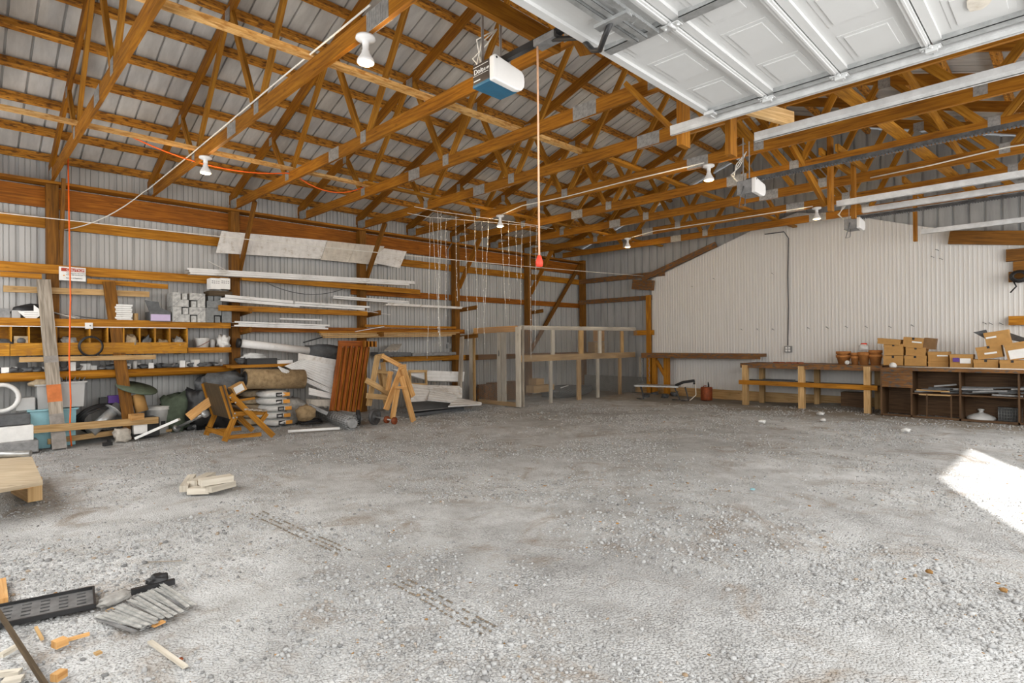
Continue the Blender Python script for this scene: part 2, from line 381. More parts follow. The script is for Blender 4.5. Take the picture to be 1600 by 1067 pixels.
bp = N.new('ShaderNodeBump'); bp.inputs['Strength'].default_value = .9; bp.inputs['Distance'].default_value = .016; Lk.new(hsum, bp.inputs['Height']); Lk.new(bp.outputs[0], p.inputs['Normal'])
M['floor'] = m
m, nt, p = new_mat('gravel_stone', .9, 0, .2); N = nt.nodes; Lk = nt.links
g = N.new('ShaderNodeNewGeometry'); rr = ramp(nt, [(0, (.16, .16, .158)), (.14, (.33, .332, .33)), (.95, (.46, .463, .46)), (1, (.30, .22, .14))]); Lk.new(g.outputs['Random Per Island'], rr.inputs[0]); Lk.new(rr.outputs[0], p.inputs['Base Color'])
M['stone'] = m

# ------------------------------------------------------------------ setting: floor, walls, roof
L0, L1, WY = -2.4, 12.19, 12.2
def zfloor(x, y):
    z = .018*noise.noise(Vector((x*.6, y*.6, 0))) + .008*noise.noise(Vector((x*2.5, y*2.5, 3)))
    z += .10*math.exp(-(((x-11.0)/.9)**2 + ((y-9.55)/.45)**2)) + .07*math.exp(-(((x-11.9)/.5)**2+((y-5.2)/.7)**2))
    return z - .012
nx, ny = 190, 170
fm = MB(); X = [L0-.3+(L1-L0+.6)*i/nx for i in range(nx+1)]; Y = [-2.5+(WY+2.8)*j/ny for j in range(ny+1)]
fm.grid([[(x, y, zfloor(x, y)) for y in Y] for x in X]); structure('floor', fm, M['floor'])

def ribbed(width, pitch, rib, depth, edge, minor=False):
    """profile points (along, off) for a ribbed sheet"""
    pts = []; x = 0
    while x < width:
        pts += [(x, 0)]
        if minor:
            for f in (.30, .62): q = x+f*(pitch-rib); pts += [(q, 0), (q+.003, depth*.45), (q+.010, depth*.45), (q+.013, 0)]
        pts += [(x+pitch-rib-2*edge, 0), (x+pitch-rib-edge, depth), (x+pitch-edge, depth)]; x += pitch
    pts = [q for q in pts if q[0] <= width] + [(width, 0)]
    return pts
def sheet(pts, fn, th=0):
    m = MB(); rows = [[fn(a, d, 0) for a, d in pts], [fn(a, d, 1) for a, d in pts]]
    b = 0
    for r in rows: m.v += [Vector(q) for q in r]
    k = len(pts)
    for i in range(k-1): m._face((i, i+1, k+i+1, k+i), [(pts[i][0], 0), (pts[i+1][0], 0), (pts[i+1][0], 1), (pts[i][0], 1)])
    return m
pr = ribbed(L1-L0, .2286, .040, .030, .002, True)
structure('wall_left', sheet(pr, lambda a, d, t: (L0+a, WY-.03+d, -.1+t*4.2)), M['wallsheet'])
ZR = 4.055                         # roof sheet height at the eave
def zr(y): return ZR + (WY-y)/3 if y > 6.1 else ZR + y/3
prr = ribbed(L1-L0+.2, .2286, .022, .035, .001)
structure('ceiling', sheet(prr, lambda a, d, t: (L0+a, 12.45 if t == 0 else 6.1, (zr(12.2)-.083 if t == 0 else zr(6.1))+d)), M['roofsheet'])
structure('ceiling', sheet(prr, lambda a, d, t: (L0+a, -.25 if t == 0 else 6.1, (ZR-.083 if t == 0 else zr(6.1))+d)), M['roofsheet'])
# far gable of bare steel: follows the roof line
prg = ribbed(WY, .2286, .035, .03, .002)
structure('wall_far', sheet(prg, lambda a, d, t: (L1-.03+d, a, -.1 if t == 0 else zr(a)-.02)), M['gablesheet'])
# white lining sheets in front of it (fine flutes), clipped under a low-pitched line
def ztop(y):
    pts = [(2.0, 2.99), (2.5, 3.10), (4.0, 3.55), (5.2, 3.96), (6.1, 4.15), (7.0, 3.93), (9.64, 3.03), (9.7, 3.0)]
    for (a, za), (b, zb) in zip(pts, pts[1:]):
        if a <= y <= b: return za+(zb-za)*(y-a)/(b-a)
    return 2.99
prl = []
x = 0
while x < 9.66: prl += [(x, 0), (x+.035, 0), (x+.043, .0045), (x+.060, .0045)]; x += .068
lm = sheet(prl, lambda a, d, t: (12.09-d, a, .2 if t == 0 else ztop(max(a, 2.0))), 0)
structure('wall_far_lining', lm, M['lining'])
structure('baseboard_far', MB().box((12.02, .1, -.05), (12.07, 10.2, .2)), M['tan'])
# dark block footing in the corner behind the enclosure
structure('baseboard_corner', MB().box((12.03, 9.7, -.05), (12.09, 12.1, .42)), M['block'])
# door wall with the open bay that lets the sun in, and the end wall behind the camera
fw = MB(); DX0, DX1, DH = -.30, 2.0, 3.07
fw.box((L0, -.03, -.1), (DX0, 0, 4.1)).box((DX1, -.03, -.1), (L1, 0, 4.1)).box((DX0, -.03, DH), (DX1, 0, 4.1))
structure('wall_front', fw, M['wallsheet'])
structure('wall_near', MB().prism([(L0-.1, -.12, -.1), (L0-.1, WY, -.1), (L0-.1, WY, 4.05), (L0-.1, 6.1, 6.1), (L0-.1, -.12, 4.05)], (1, 0, 0), .1), M['wallsheet'])

# ------------------------------------------------------------------ roof trusses
S = 1.2192; ZB = 3.685; TT = .04
def ztc(y): return 3.80 + (12.15-y)/3 if y > 6.1 else 3.80 + (y-.05)/3      # underside of top chord
def truss(x):
    t = thing('roof_truss', '', 'roof truss', (x, 6.1, ZB), 'roof trusses')
    MB().box((x-TT/2, .06, ZB), (x+TT/2, 12.14, ZB+.14)).build('bottom_chord', M['truss'], t)
    for y0, y1 in ((12.2, 6.1), (0.0, 6.1)):
        a = Vector((x, y0, ztc(y0)+.078)); b = Vector((x, y1, ztc(y1)+.078))
        MB().board(a, b, TT, .145, (0, 0, 1)).build('top_chord', M['truss'], t)
    for mir in (0, 1):
        Fy = (lambda y: 12.2-y) if mir else (lambda y: y)
        for (yb, yt) in ((9.83, 10.35), (9.72, 8.55), (7.72, 8.42), (7.60, 6.16)):
            zt = ztc(yt)+.06
            MB().board((x, Fy(yb), ZB+.075), (x, Fy(yt), zt), TT*.94, .085, (0, 0, 1)).build('web', M['truss2'], t)
        pl = [(9.78, ZB+.10, .11, .13), (7.66, ZB+.10, .12, .14), (10.36, ztc(10.36)+.03, .1, .12), (8.48, ztc(8.48)+.04, .15, .15), (11.95, ZB+.09, .28, .16)]
        if not mir: pl.append((8.38, ZB+.07, .26, .15))
        else: pl.append((6.85, ZB+.07, .30, .15))
        for (yy, zz, wy, hz) in pl:
            m = MB()
            for sx in (-1, 1):
                m.box((x+sx*(TT/2+.0015)-.0015, Fy(yy)-wy/2, zz-hz/2), (x+sx*(TT/2+.0015)+.0015, Fy(yy)+wy/2, zz+hz/2))
                nrib = max(2, int(wy/.03))
                for q in range(nrib):
                    yy2 = Fy(yy)-wy/2+(q+.5)*wy/nrib; m.box((x+sx*(TT/2+.003)-.0015, yy2-.004, zz-hz/2+.01), (x+sx*(TT/2+.003)+.0015, yy2+.004, zz+hz/2-.01))
            m.build('connector_plate', M['plate'], t)
    m = MB()
    for sx in (-1, 1): m.box((x+sx*(TT/2+.0015)-.0015, 5.95, ztc(6.1)-.02), (x+sx*(TT/2+.0015)+.0015, 6.25, ztc(6.1)+.13))
    m.build('connector_plate', M['plate'], t)
    return t
tr0 = truss(-S)
def trlabel(k): return 'orange-brown wooden roof truss, %s one counting from the camera towards the white end wall' % ORD[k+1]
tr0['label'] = trlabel(-1)
for k in range(0, 10): dup(tr0, (k*S, 6.1, ZB), trlabel(k))
# purlins on edge across the trusses
for side in (0, 1):
    for i in range(11):
        y = 12.05 - i*.575
        z = ztc(y)+.154
        yy = y if side == 0 else 12.2-y
        m = MB().board((L0+.02, yy, z+.045), (L1-.03, yy, z+.045), .075, .088, (0, (1 if side == 0 else -1)*.316, .949))
        one('roof_purlin', m, M['purlin'], 'rough mottled purlin on the %s roof slope, %s row up from the eave' % ('shelved-wall' if side == 0 else 'door-side', ORD[i]), 'purlin', 'roof purlins')
# pale lateral braces lying on the bottom chords
def brace(name, x0, x1, y0, y1, mat, label, w=.09):
    one(name, MB().board((x0, y0, ZB+.16), (x1, y1, ZB+.16), w, .038), mat, label, 'brace', 'lateral roof braces')
brace('lateral_brace', L0+.1, 3.72, 9.62, 9.62, M['pale'], 'pale lateral board on the truss chords above the left shelves')
brace('lateral_brace', 3.5, 12.1, 9.50, 9.42, M['truss2'], 'lateral board on the far truss chords, running to the far corner')
brace('lateral_brace', L0+.1, 4.95, 6.50, 6.33, M['pale'], 'long pale lateral board across the chords under the roof middle')
brace('lateral_brace', 4.8, 12.1, 6.26, 6.14, M['truss2'], 'orange lateral board continuing across the far trusses towards the gable', .09)
brace('lateral_brace', 3.2, 12.1, 3.55, 2.95, M['truss2'], 'orange lateral board above the second garage door tracks, outermost', .13)
for (xa, ya, za, xb, yb, zb) in ((5.0, 3.2, 4.55, 9.6, 2.9, 3.9), (7.4, 6.1, 5.6, 11.0, 6.1, 3.9), (4.0, 5.0, 4.9, 8.6, 5.0, 3.85)):
    one('sway_brace', MB().board((xa, ya, za), (xb, yb, zb), .04, .09), M['truss2'], 'sloping sway brace %s between the door-side trusses' % ('near the door wall' if ya < 4 else ('beneath the ridge' if yb > 6 else 'beside the second opener')), 'brace', 'sway braces')

# ------------------------------------------------------------------ shelved wall timber
PN = ['nearest the camera', 'second from the camera, behind the white siding strips', 'third, right of the siding strips', 'fourth, beside the wooden netting enclosure', 'fifth, rising behind the netting enclosure']
for i in range(5):
    x = 2*S*i
    one('timber_post', MB().box((x-.07, 11.93, -.05), (x+.07, 12.07, 3.64)), M['post'], 'brown wooden post of the shelved wall, '+PN[i], 'post', 'posts of the shelved wall')
one('timber_post', MB().box((12.0, 11.93, -.05), (12.14, 12.07, 3.74)), M['post'], 'brown wooden post standing in the far corner of the barn', 'post', 'posts of the shelved wall')
one('header_beam', MB().box((L0+.1, 12.075, 3.33), (L1-.1, 12.115, 3.62)), M['header'], 'wide reddish header beam below the eave of the shelved wall', 'beam')
one('top_plate', MB().box((L0+.1, 11.90, 3.645), (L1-.1, 12.13, 3.683)), M['truss'], 'flat top plate carrying the truss ends along the shelved wall', 'beam')
one('horizontal_girt', MB().box((L0+.1, 12.075, 3.04), (L1-.1, 12.115, 3.19)), M['girt'], 'horizontal wall girt just beneath the reddish header beam', 'girt', 'girts of the shelved wall')
one('horizontal_girt', MB().box((4.7, 12.08, 2.36), (L1-.1, 12.12, 2.49)), M['header'], 'reddish mid-height wall girt running to the far corner', 'girt', 'girts of the shelved wall')
one('horizontal_girt', MB().box((7.0, 12.08, .95), (L1-.1, 12.12, 1.08)), M['post'], 'dark low wall girt seen through the netting enclosure', 'girt', 'girts of the shelved wall')
KN = ['beside the caution sign', 'in front of the white siding strips', 'at the right end of the siding strips', 'above the enclosure, right of the light strings', 'left of the far corner above the enclosure']
for i in range(5):
    x = 2*S*i
    a = (x+(.06 if i else .10), 11.2, 3.70) if i else (.10, 11.72, 3.70)
    one('knee_brace', MB().board(a, (x+.09, 11.98, 2.66 if i else 2.5), .04, .11, (0, 1, 1)), M['post'] if i < 3 else M['truss'], 'slanting knee brace from truss to post, '+KN[i], 'brace', 'knee braces')
one('corner_brace', MB().board((12.0, 12.05, 3.6), (9.9, 12.05, 1.15), .04, .11, (0, 0, 1)), M['post'], 'long diagonal brace leaning from the far corner post down behind the enclosure', 'brace')
# gable timber
one('gable_beam', MB().board((12.02, 12.1, 3.12), (12.02, 9.3, 3.12), .05, .13), M['benchtop'], 'brown horizontal beam on the bare end wall by the corner', 'beam', 'timbers of the end wall')
one('gable_rafter', MB().board((12.0, 9.95, 3.02), (12.0, 7.9, 3.68), .05, .13), M['benchtop'], 'brown rafter following the upper left edge of the white lining', 'beam', 'timbers of the end wall')
one('gable_girt', MB().board((12.02, 12.1, 2.52), (12.02, 9.68, 2.52), .05, .12), M['benchtop'], 'brown girt across the bare end wall above the enclosure', 'girt', 'timbers of the end wall')
one('gable_girt', MB().board((11.98, 10.2, 1.60), (11.98, 9.60, 1.60), .05, .13), M['girt'], 'short lower girt end sticking past the white lining post', 'girt', 'timbers of the end wall')
one('gable_block', MB().board((11.95, 10.2, 2.90), (11.95, 9.58, 2.82), .1, .26), M['benchtop'], 'thick brown timber end jutting over the left edge of the white lining', 'beam', 'timbers of the end wall')
one('lining_post', MB().box((11.93, 9.68, -.03), (11.99, 9.80, 2.58)), M['girt'], 'upright orange stud at the left edge of the white lining', 'post', 'timbers of the end wall')
for (px, p0, p1, lb) in ((1572, 390, 409, 'uppermost timber stub'), (1583, 409, 425, 'second timber stub'), (1576, 425, 441, 'third timber stub behind the coiled hose'), (1576, 494, 508, 'lowest timber stub above the cartons')):
    a = GB(px, (p0+p1)/2, 12.02); h = GB(px, p0, 12.02).z-GB(px, p1, 12.02).z
    one('gable_stub', MB().board(a, (12.02, a.y-.75, a.z-.01), .05, h), M['post'] if lb[0] != 'l' else M['girt'], 'brown %s at the right end of the white lining' % lb, 'beam', 'stubs at the right end of the lining')
one('gable_rafter', MB().board(GB(1483, 371, 11.95), GB(1640, 372, 11.95), .05, .24), M['post'], 'broad brown timber under the third door track at the right edge', 'beam', 'timbers of the end wall')

# ------------------------------------------------------------------ bulbs, cables, cords
def bulb(x, y, label):
    z = ZB-.002
    t = thing('bulb_fixture', label, 'light fixture', (x, y, z-.21), 'bare bulb fixtures')
    MB().lathe([(0, 0), (.072, 0), (.075, -.018), (.06, -.028), (.026, -.038), (.023, -.10), (.032, -.108)][::-1], (x, y, z), n=24).build('lamp_holder', M['porc'], t)
    MB().lathe([(.026, -.10), (.034, -.13), (.060, -.172), (.066, -.19), (.062, -.2)][::-1], (x, y, z), n=24).build('bulb_neck', M['porc'], t)
    MB().lathe([(.062, -.198), (.05, -.207), (.0, -.212)][::-1], (x, y, z), n=24).build('bulb', M['bulb'], t)
    light('bulb_glow', 'POINT', (x, y, z-.28), 16, (1, .72, .38), radius=.05)
for x, y, lb in ((1.30, 5.55, 'lit bulb in a white holder nearest the camera, left of the garage door opener'), (1.31, 9.35, 'lit bulb in a white holder above the left shelves'), (6.0, 5.2, 'lit bulb in a white holder left of the second door opener'),
                 (6.1, 9.2, 'lit bulb in a white holder among the hanging light strings'), (9.6, 5.0, 'lit bulb in a white holder between the second and third door openers'), (9.5, 8.9, 'lit bulb in a white holder, farthest towards the end wall corner')):
    x = round((x-.05)/S)*S
    bulb(x, y, lb)
def cord(name, pts, r, mat, label, group=None, cat='cable'): return one(name, MB().tube(pts, r, 6), mat, label, cat, group)
cord('overhead_cable', [(6.06, 9.2, 3.67), (6.06, 8.6, 3.75), (6.065, 7.6, 3.72), (6.065, 6.5, 3.73), (6.065, 5.25, 3.72)], .009, M['wire'], 'white cable stapled along the sixth truss between its two bulbs', 'cables on the trusses')
cord('overhead_cable', [(9.72, 8.9, 3.67), (9.72, 8.2, 3.74), (9.725, 6.6, 3.72), (9.72, 5.05, 3.71)], .009, M['wire'], 'white cable stapled along the far truss between its two bulbs', 'cables on the trusses')
cord('overhead_cable', [(3.64, 4.0, 3.72), (4.85, 3.6, 3.74), (4.84, 2.9, 3.76), (4.84, 2.2, 3.72), (4.84, .8, 3.75)], .011, M['wire'], 'white cable running along the truss above the second door track', 'cables on the trusses')
cord('overhead_cable', [(8.5, 3.9, 3.72), (8.51, 3.2, 3.74), (8.51, 2.4, 3.79), (8.51, .8, 3.72)], .01, M['wire'], 'thin white cable near the third door track at the right', 'cables on the trusses')
cord('strung_cable', [(1.17, 5.4, 3.84), (1.17, 7, 3.835), (1.18, 9.5, 3.82), (1.10, 11.6, 3.72)] + sag((1.05, 11.7, 3.68), (.13, 11.95, 3.02), .10, 8), .008, M['wire'], 'white cable running down the second truss and drooping to the first post')
cord('strung_line', sag((-1.6, 11.5, 3.07), tuple(GB(1006, 431, 12.0)), .06, 24), .006, M['wire'], 'taut white line stretched the whole length of the shelved wall', cat='line')
cord('power_cord', [(.10, 11.3, 4.02), (.11, 11.3, 3.0), (.12, 11.31, 2.0), (.105, 11.33, 1.2), (.12, 11.34, .6), (.11, 11.36, .25), (.13, 11.38, .01)], .010, M['orange'], 'orange power cord hanging straight down in front of the left shelves', cat='cord')
o1 = sag((.5, 9.72, 3.86), (2.38, 9.7, 3.80), .14, 10) + sag((2.5, 9.7, 3.80), (3.6, 9.7, 3.83), .16, 10)
cord('power_cord', o1, .009, M['orange'], 'orange power cord looped under the pale brace near the roof', cat='cord')
cord('pull_rope', [(1.78, 4.30, 3.34), (1.78, 4.30, 1.9)], .007, M['rope'], 'peach pull rope hanging from the near door opener rail', cat='rope').select_set(False)
rp = bpy.data.objects['pull_rope']; q = MB().lathe([(.0, 0), (.022, .005), (.026, .03), (.016, .07), (.008, .08)], (1.78, 4.30, 1.86), n=12).build('rope_handle', M['redp'], rp, label='red plastic handle')
# wall outlet with its cord
cc = [GB(1195, 366, 12.0), GB(1225, 362, 12.0), GB(1232, 372, 12.05), GB(1231, 430, 12.06), GB(1232, 480, 12.06), GB(1231, 540, 12.06)]
t = thing('outlet_box', 'small grey outlet box at the end of a cable on the white lining', 'outlet', GB(1232, 546, 12.07))
a = GB(1232, 545.5, 12.06); MB().box((12.02, a.y-.075, a.z-.07), (12.075, a.y+.075, a.z+.07)).build('box', M['mgrey'], t)
mm = MB()
for dy in (-.03, .03):
    for dz in (-.03, .03): mm.box((12.012, a.y+dy-.02, a.z+dz-.022), (12.022, a.y+dy+.02, a.z+dz+.022))
mm.build('socket', M['paper'], t)
cord('outlet_cable', cc, .012, M['dgrey'], 'dark cable running down the white lining to the outlet box')
# small hooks and nails on the lining
hk = [(1158, 514), (1183, 514), (1207, 514), (1262, 512), (1291, 511), (1321, 510), (1352, 510), (1389, 510), (1424, 508), (1536, 504), (1546, 505), (1562, 505), (1115, 435), (1206, 427), (1455, 401), (1468, 404), (1462, 390), (1081, 447)]
for i, (hx, hy) in enumerate(hk):
    a = GB(hx, hy, 12.06)
    m = MB().tube([a + Vector((.02, 0, .012)), a + Vector((-.03, 0, .0)), a + Vector((-.045, -.03, -.012)), a + Vector((-.03, -.05, -.03))], .005, 5)
    one('lining_hook', m, M['dgrey'], 'small dark hook on the white lining, %s of eighteen counting from the left' % ORD[sorted(range(18), key=lambda j: hk[j][0]).index(i)], 'hook', 'hooks on the white lining')

# hanging strings of tiny lights
ls = [(672, 310, 560, -4), (684, 318, 545, 2), (697, 324, 500, 0), (712, 326, 470, 2), (726, 327, 540, 6), (741, 329, 520, 6), (753, 334, 545, 4), (763, 340, 480, -5), (783, 345, 500, 8), (794, 343, 470, 2), (806, 343, 440, 2), (816, 344, 500, -3), (828, 344, 560, 2), (838, 350, 540, -2), (675, 340, 548, 14), (690, 330, 520, -6)]
tops = {0: [], 1: []}
LN = sorted(range(len(ls)), key=lambda j: ls[j][0])
for i, (px, p0, p1, dx) in enumerate(ls):
    yy = 10.2 - .8*(px-670)/170 if i % 2 == 0 else 9.75 - .4*(px-670)/170
    a = WL(px, p0, yy); b = WL(px+dx, p1, yy); a.z = 3.685; tops[i % 2].append(a)
    t = thing('light_string', 'thin string of tiny clear lights dangling from the trusses, %s of sixteen from the left' % ORD[LN.index(i)], 'string lights', (b.x, b.y, b.z), 'hanging light strings')
    pts = [a.lerp(b, k/10)+Vector((random.uniform(-.012, .012), 0, 0)) for k in range(11)]
    MB().tube(pts, .0035, 4).build('wire', M['wire'], t)
    for k in range(12):
        q = a.lerp(b, (k+.5)/12); MB().lump(q, (.016, .016, .024), k, .1, sub=1).build('tiny_bulb', M['paper'], t)
for k, nm_ in ((0, 'rear'), (1, 'front')):
    pts = sorted(tops[k], key=lambda v_: v_.x); pts = [pts[0]-Vector((.5, 0, 0))] + pts + [pts[-1]+Vector((.5, 0, 0))]
    one('carrier_wire', MB().tube(pts, .005, 5), M['wire'], 'thin carrier wire under the trusses holding the %s light strings' % nm_, 'wire', 'carrier wires')
# conduit with junction box on the fourth post
t = thing('conduit', 'grey conduit with a junction box running down the fourth wall post', 'conduit', (7.2, 11.9, 1.3))
MB().tube([WL(706, 380, 11.9), WL(700, 390, 11.9), WL(700, 535, 11.9)], .014, 8).build('pipe', M['mgrey'], t)
a = WL(701, 541, 11.88); MB().box(a-Vector((.05, .03, .05)), a+Vector((.05, .03, .05))).build('junction_box', M['steel'], t)

# ------------------------------------------------------------------ open sectional garage door overhead
DZ = 3.2                           # underside of the steel stiles
XE, XS = 3.43, .06
t = thing('sectional_garage_door', 'open white sectional garage door lying overhead on its tracks', 'garage door', ((XE+XS)/2, 2.3, DZ))
edges = [3.93, 3.415, 2.92, 2.40, 1.88, 1.36, .84]
for i in range(6):
    ya, yb = edges[i], edges[i+1]
    m = MB().box((XS, yb+.006, DZ+.045), (XE, ya-.006, DZ+.085))
    # meeting rails: stepped white lips along each long edge
    m.box((XS, yb+.004, DZ+.012), (XE, yb+.05, DZ+.046)); m.box((XS, ya-.055, DZ+.022), (XE, ya-.004, DZ+.046))
    m.box((XS, yb+.016, DZ+.004), (XE, yb+.028, DZ+.013))
    sec = m.build('door_section', M['door'], t)
    # embossed raised panels
    m = MB(); n = 6; wx = (XE-XS-.1)/n
    for k in range(n):
        xa = XS+.05+k*wx+.07; xb = xa+wx-.14; y0 = yb+.11; y1 = ya-.11
        for (q, h) in ((0, .004), (.035, .010)):
            a = [(xa+q, y0+q), (xb-q, y0+q), (xb-q, y1-q), (xa+q, y1-q)]
            m.prism([(x, y, DZ+.046) for x, y in a], (0, 0, -1), h)
    m.build('raised_panels', M['door'], sec, bevel=.002)
    for xs_ in (XE-.035, 1.98, .60):
        m = MB(); m.box((xs_-.035, yb+.05, DZ+.008), (xs_+.035, ya-.055, DZ+.014)).box((xs_-.035, yb+.05, DZ+.008), (xs_-.030, ya-.055, DZ+.045)).box((xs_+.030, yb+.05, DZ+.008), (xs_+.035, ya-.055, DZ+.045))
        st = m.build('steel_stile', M['steel'], sec)
        if i < 5:
            h = MB(); h.box((xs_-.03, yb-.05, DZ-.004), (xs_+.03, yb+.06, DZ+.002)); h.cyl((xs_-.036, yb, DZ-.004), (xs_+.036, yb, DZ-.004), .011, 8)
            h.cyl((xs_, yb+.045, DZ-.014), (xs_, yb+.045, DZ), .009, 6).cyl((xs_, yb-.035, DZ-.014), (xs_, yb-.035, DZ), .009, 6)
            if xs_ > 3: h.tube([(xs_+.02, yb, DZ-.006), (XE+.055, yb, DZ-.006)], .006, 6); h.lathe([(0, -.008), (.024, -.008), (.026, 0), (.024, .008), (0, .008)], (XE+.055, yb, DZ-.006), (1, 0, 0), 12); h.box((xs_-.02, yb-.03, DZ-.03), (xs_+.015, yb+.03, DZ-.004))
            h.build('roller_hinge', M['steel_l'], sec)
    if i == 0:
        m = MB()
        for yy, hh in ((3.60, .012), (3.66, .012), (3.52, .02)):
            m.box((1.30, yy-.017, DZ-.012), (1.98, yy+.017, DZ-.008)); m.box((1.30, yy-.017, DZ-.012), (1.98, yy-.014, DZ+.01))
        for k in range(22): m.box((1.32+k*.03, 3.497, DZ-.016), (1.335+k*.03, 3.503, DZ-.011))
        m.box((1.63, 3.5, DZ-.03), (1.69, 3.72, DZ-.01)); m.build('operator_bracket', M['steel'], sec)
        m = MB().box((XE-.09, 3.82, DZ-.005), (XE-.02, 3.90, DZ+.02)); m.tube([(XE-.05, 3.86, DZ-.004), (XE+.055, 3.86, DZ-.004)], .006, 6); m.lathe([(0, -.008), (.024, -.008), (.026, 0), (.024, .008), (0, .008)], (XE+.055, 3.86, DZ-.004), (1, 0, 0), 12)
        m.build('top_roller_bracket', M['steel_l'], sec)
# worn sticker patch
a = PX(1530, 2, 2, DZ+.03)
m = MB(); m.prism([a+Vector((.10*math.cos(k*.7)*(1+.2*math.sin(k*3)), .07*math.sin(k*.7)*(1+.25*math.cos(k*5)), 0)) for k in range(9)], (0, 0, -1), .006)
m.build('peeling_patch', M['beigep'], t)
def track(name, x, y0, y1, z, label, hg=True):
    m = MB(); w_, h_, th = .028, .055, .004
    m.box((x-w_/2, y1, z-h_/2), (x-w_/2+th, y0, z+h_/2)); m.box((x-w_/2, y1, z-h_/2), (x+w_/2, y0, z-h_/2+th)); m.box((x-w_/2, y1, z+h_/2-th), (x+w_/2, y0, z+h_/2))
    m.box((x-w_/2-.003, y1, z+.004), (x-w_/2, y0, z+.055))     # stiffening angle
    o = one(name, m, M['steel_l'], label, 'door track', 'horizontal garage door tracks')
    return o
track('garage_track', XE+.06, 4.28, .3, DZ-.005, 'galvanised track beside the open white door overhead')
track('garage_track', 4.19, 3.83, .3, DZ-.005, 'near galvanised track of the second garage door bay')
track('garage_track', 7.54, 4.08, .3, DZ-.005, 'track with an orange hanger to the right of the second opener')
track('garage_track', 8.25, 3.94, .3, DZ-.005, 'track starting directly above the third opener')
track('garage_track', 10.85, 3.68, .3, DZ-.005, 'farthest track, in front of the top of the white lining')
def hanger(x, y, z0, z1, label, wx=.10, wy=.05, mat='truss'):
    one('track_hanger', MB().box((x-wx/2, y-wy/2, z0), (x+wx/2, y+wy/2, z1)), M[mat], label, 'hanger', 'wooden track hangers')
hanger(3.60, 4.22, 3.08, 3.69, 'bright orange hanging board at the end of the open door track', .15)
hanger(4.12, 4.02, 3.07, 3.69, 'bright orange hanging board left of the second bay track', .14)
hanger(7.44, 4.125, 3.1, 4.1, 'orange hanging board at the end of the track right of the second opener', .12)
hanger(8.18, 4.035, 3.1, 3.95, 'narrow orange hanging board above the third opener', .09)
hanger(10.80, 3.755, 3.05, 3.9, 'small brown hanging board at the farthest track', .10)
one('diagonal_strut', MB().board((3.68, 4.3, 3.22), (3.50, 4.75, 3.78), .09, .04), M['truss2'], 'diagonal strut beside the hanging board of the open door track', 'brace', 'track hanger struts')
one('diagonal_strut', MB().board((7.5, 4.2, 3.2), (7.25, 4.55, 4.05), .1, .05), M['truss2'], 'diagonal strut beside the hanging board right of the second opener', 'brace', 'track hanger struts')
one('hanger_block', MB().board((4.18, 4.05, 3.60), (5.05, 3.80, 3.60), .05, .14), M['pine'], 'pale pine block fixed behind the second bay track end', 'brace')
one('opener_beam', MB().board((-.6, 4.56, 3.64), (2.3, 4.56, 3.64), .05, .13), M['truss'], 'wide orange beam alongside the leading edge of the open door', 'beam')
one('opener_beam', MB().board((1.95, 4.18, 3.60), (2.45, 4.40, 3.60), .11, .09), M['truss'], 'short orange block holding the near opener rail', 'beam')
# openers
def opener(name, x, y, z, case, lens, bottom, label, writing):
    t = thing(name, label, 'garage door opener', (x, y, z), 'garage door openers')
    W2, D2, H = .128, .088, .145
    MB().box((x-W2, y-D2, z+.02), (x+W2, y+D2, z+H+.02)).build('motor_case', case, t, bevel=.006)
    MB().box((x-W2-.002, y-D2-.004, z), (x+W2+.02, y+D2+.002, z+.021)).build('base_pan', bottom, t, bevel=.004)
    # lens closing the door side, tall at one end and rounded off at the other
    pts = [(-W2-.006, .0), (W2-.03, -.012), (W2+.02, .0), (W2+.045, .03), (W2+.05, .07), (W2+.045, .115), (W2+.02, .14), (-W2+.05, .172), (-W2+.01, .18), (-W2-.006, .165)]
    MB().prism([(x+a_, y-D2-.055, z+b_) for a_, b_ in pts], (0, 1, 0), .052).build('light_lens', lens, t, bevel=.01)
    MB().lathe([(0, 0), (.008, 0), (.008, .003), (0, .003)], (x-W2+.02, y-D2-.055, z+.155), (0, -1, 0), 10).build('lens_slot', M['ink'], t)
    # straps and rail
    m = MB()
    for sx in (-1, 1): m.box((x+sx*.09-.012, y+.02, z+H), (x+sx*.09+.012, y+.025, 3.82))
    m.build('hanging_straps', M['steel'], t)
    m = MB().box((x-.02, .25, z+H+.022), (x+.02, y+.02, z+H+.062)); r_ = m.build('rail', M['black'] if name == 'garage_opener' else M['blackd'], t)
    m = MB()
    for k in range(int((y-.4)/.03)): m.box((x-.021, .3+k*.03, z+H+.010), (x+.021, .315+k*.03, z+H+.022))
    if name != 'garage_opener': m.build('drive_chain', M['dgrey'], r_)
    m = MB()
    for k in range(3):
        r0 = random.random(); m.tube([(x+.02*k-.03, y+.1, z+H+.02), (x+.05-.04*k, y+.2, z+H+.12+.03*r0), (x-.06+.05*k, y+.12, z+H+.25), (x+.08, y+.05, 3.70)], .0055, 5)
    m.build('wires', M['wire'], t)
    return t
t = opener('garage_opener', 1.805, 4.755, 3.20, M['brown'], M['lens'], M['blue'], 'near garage door opener with dark brown case and blue underside', True)
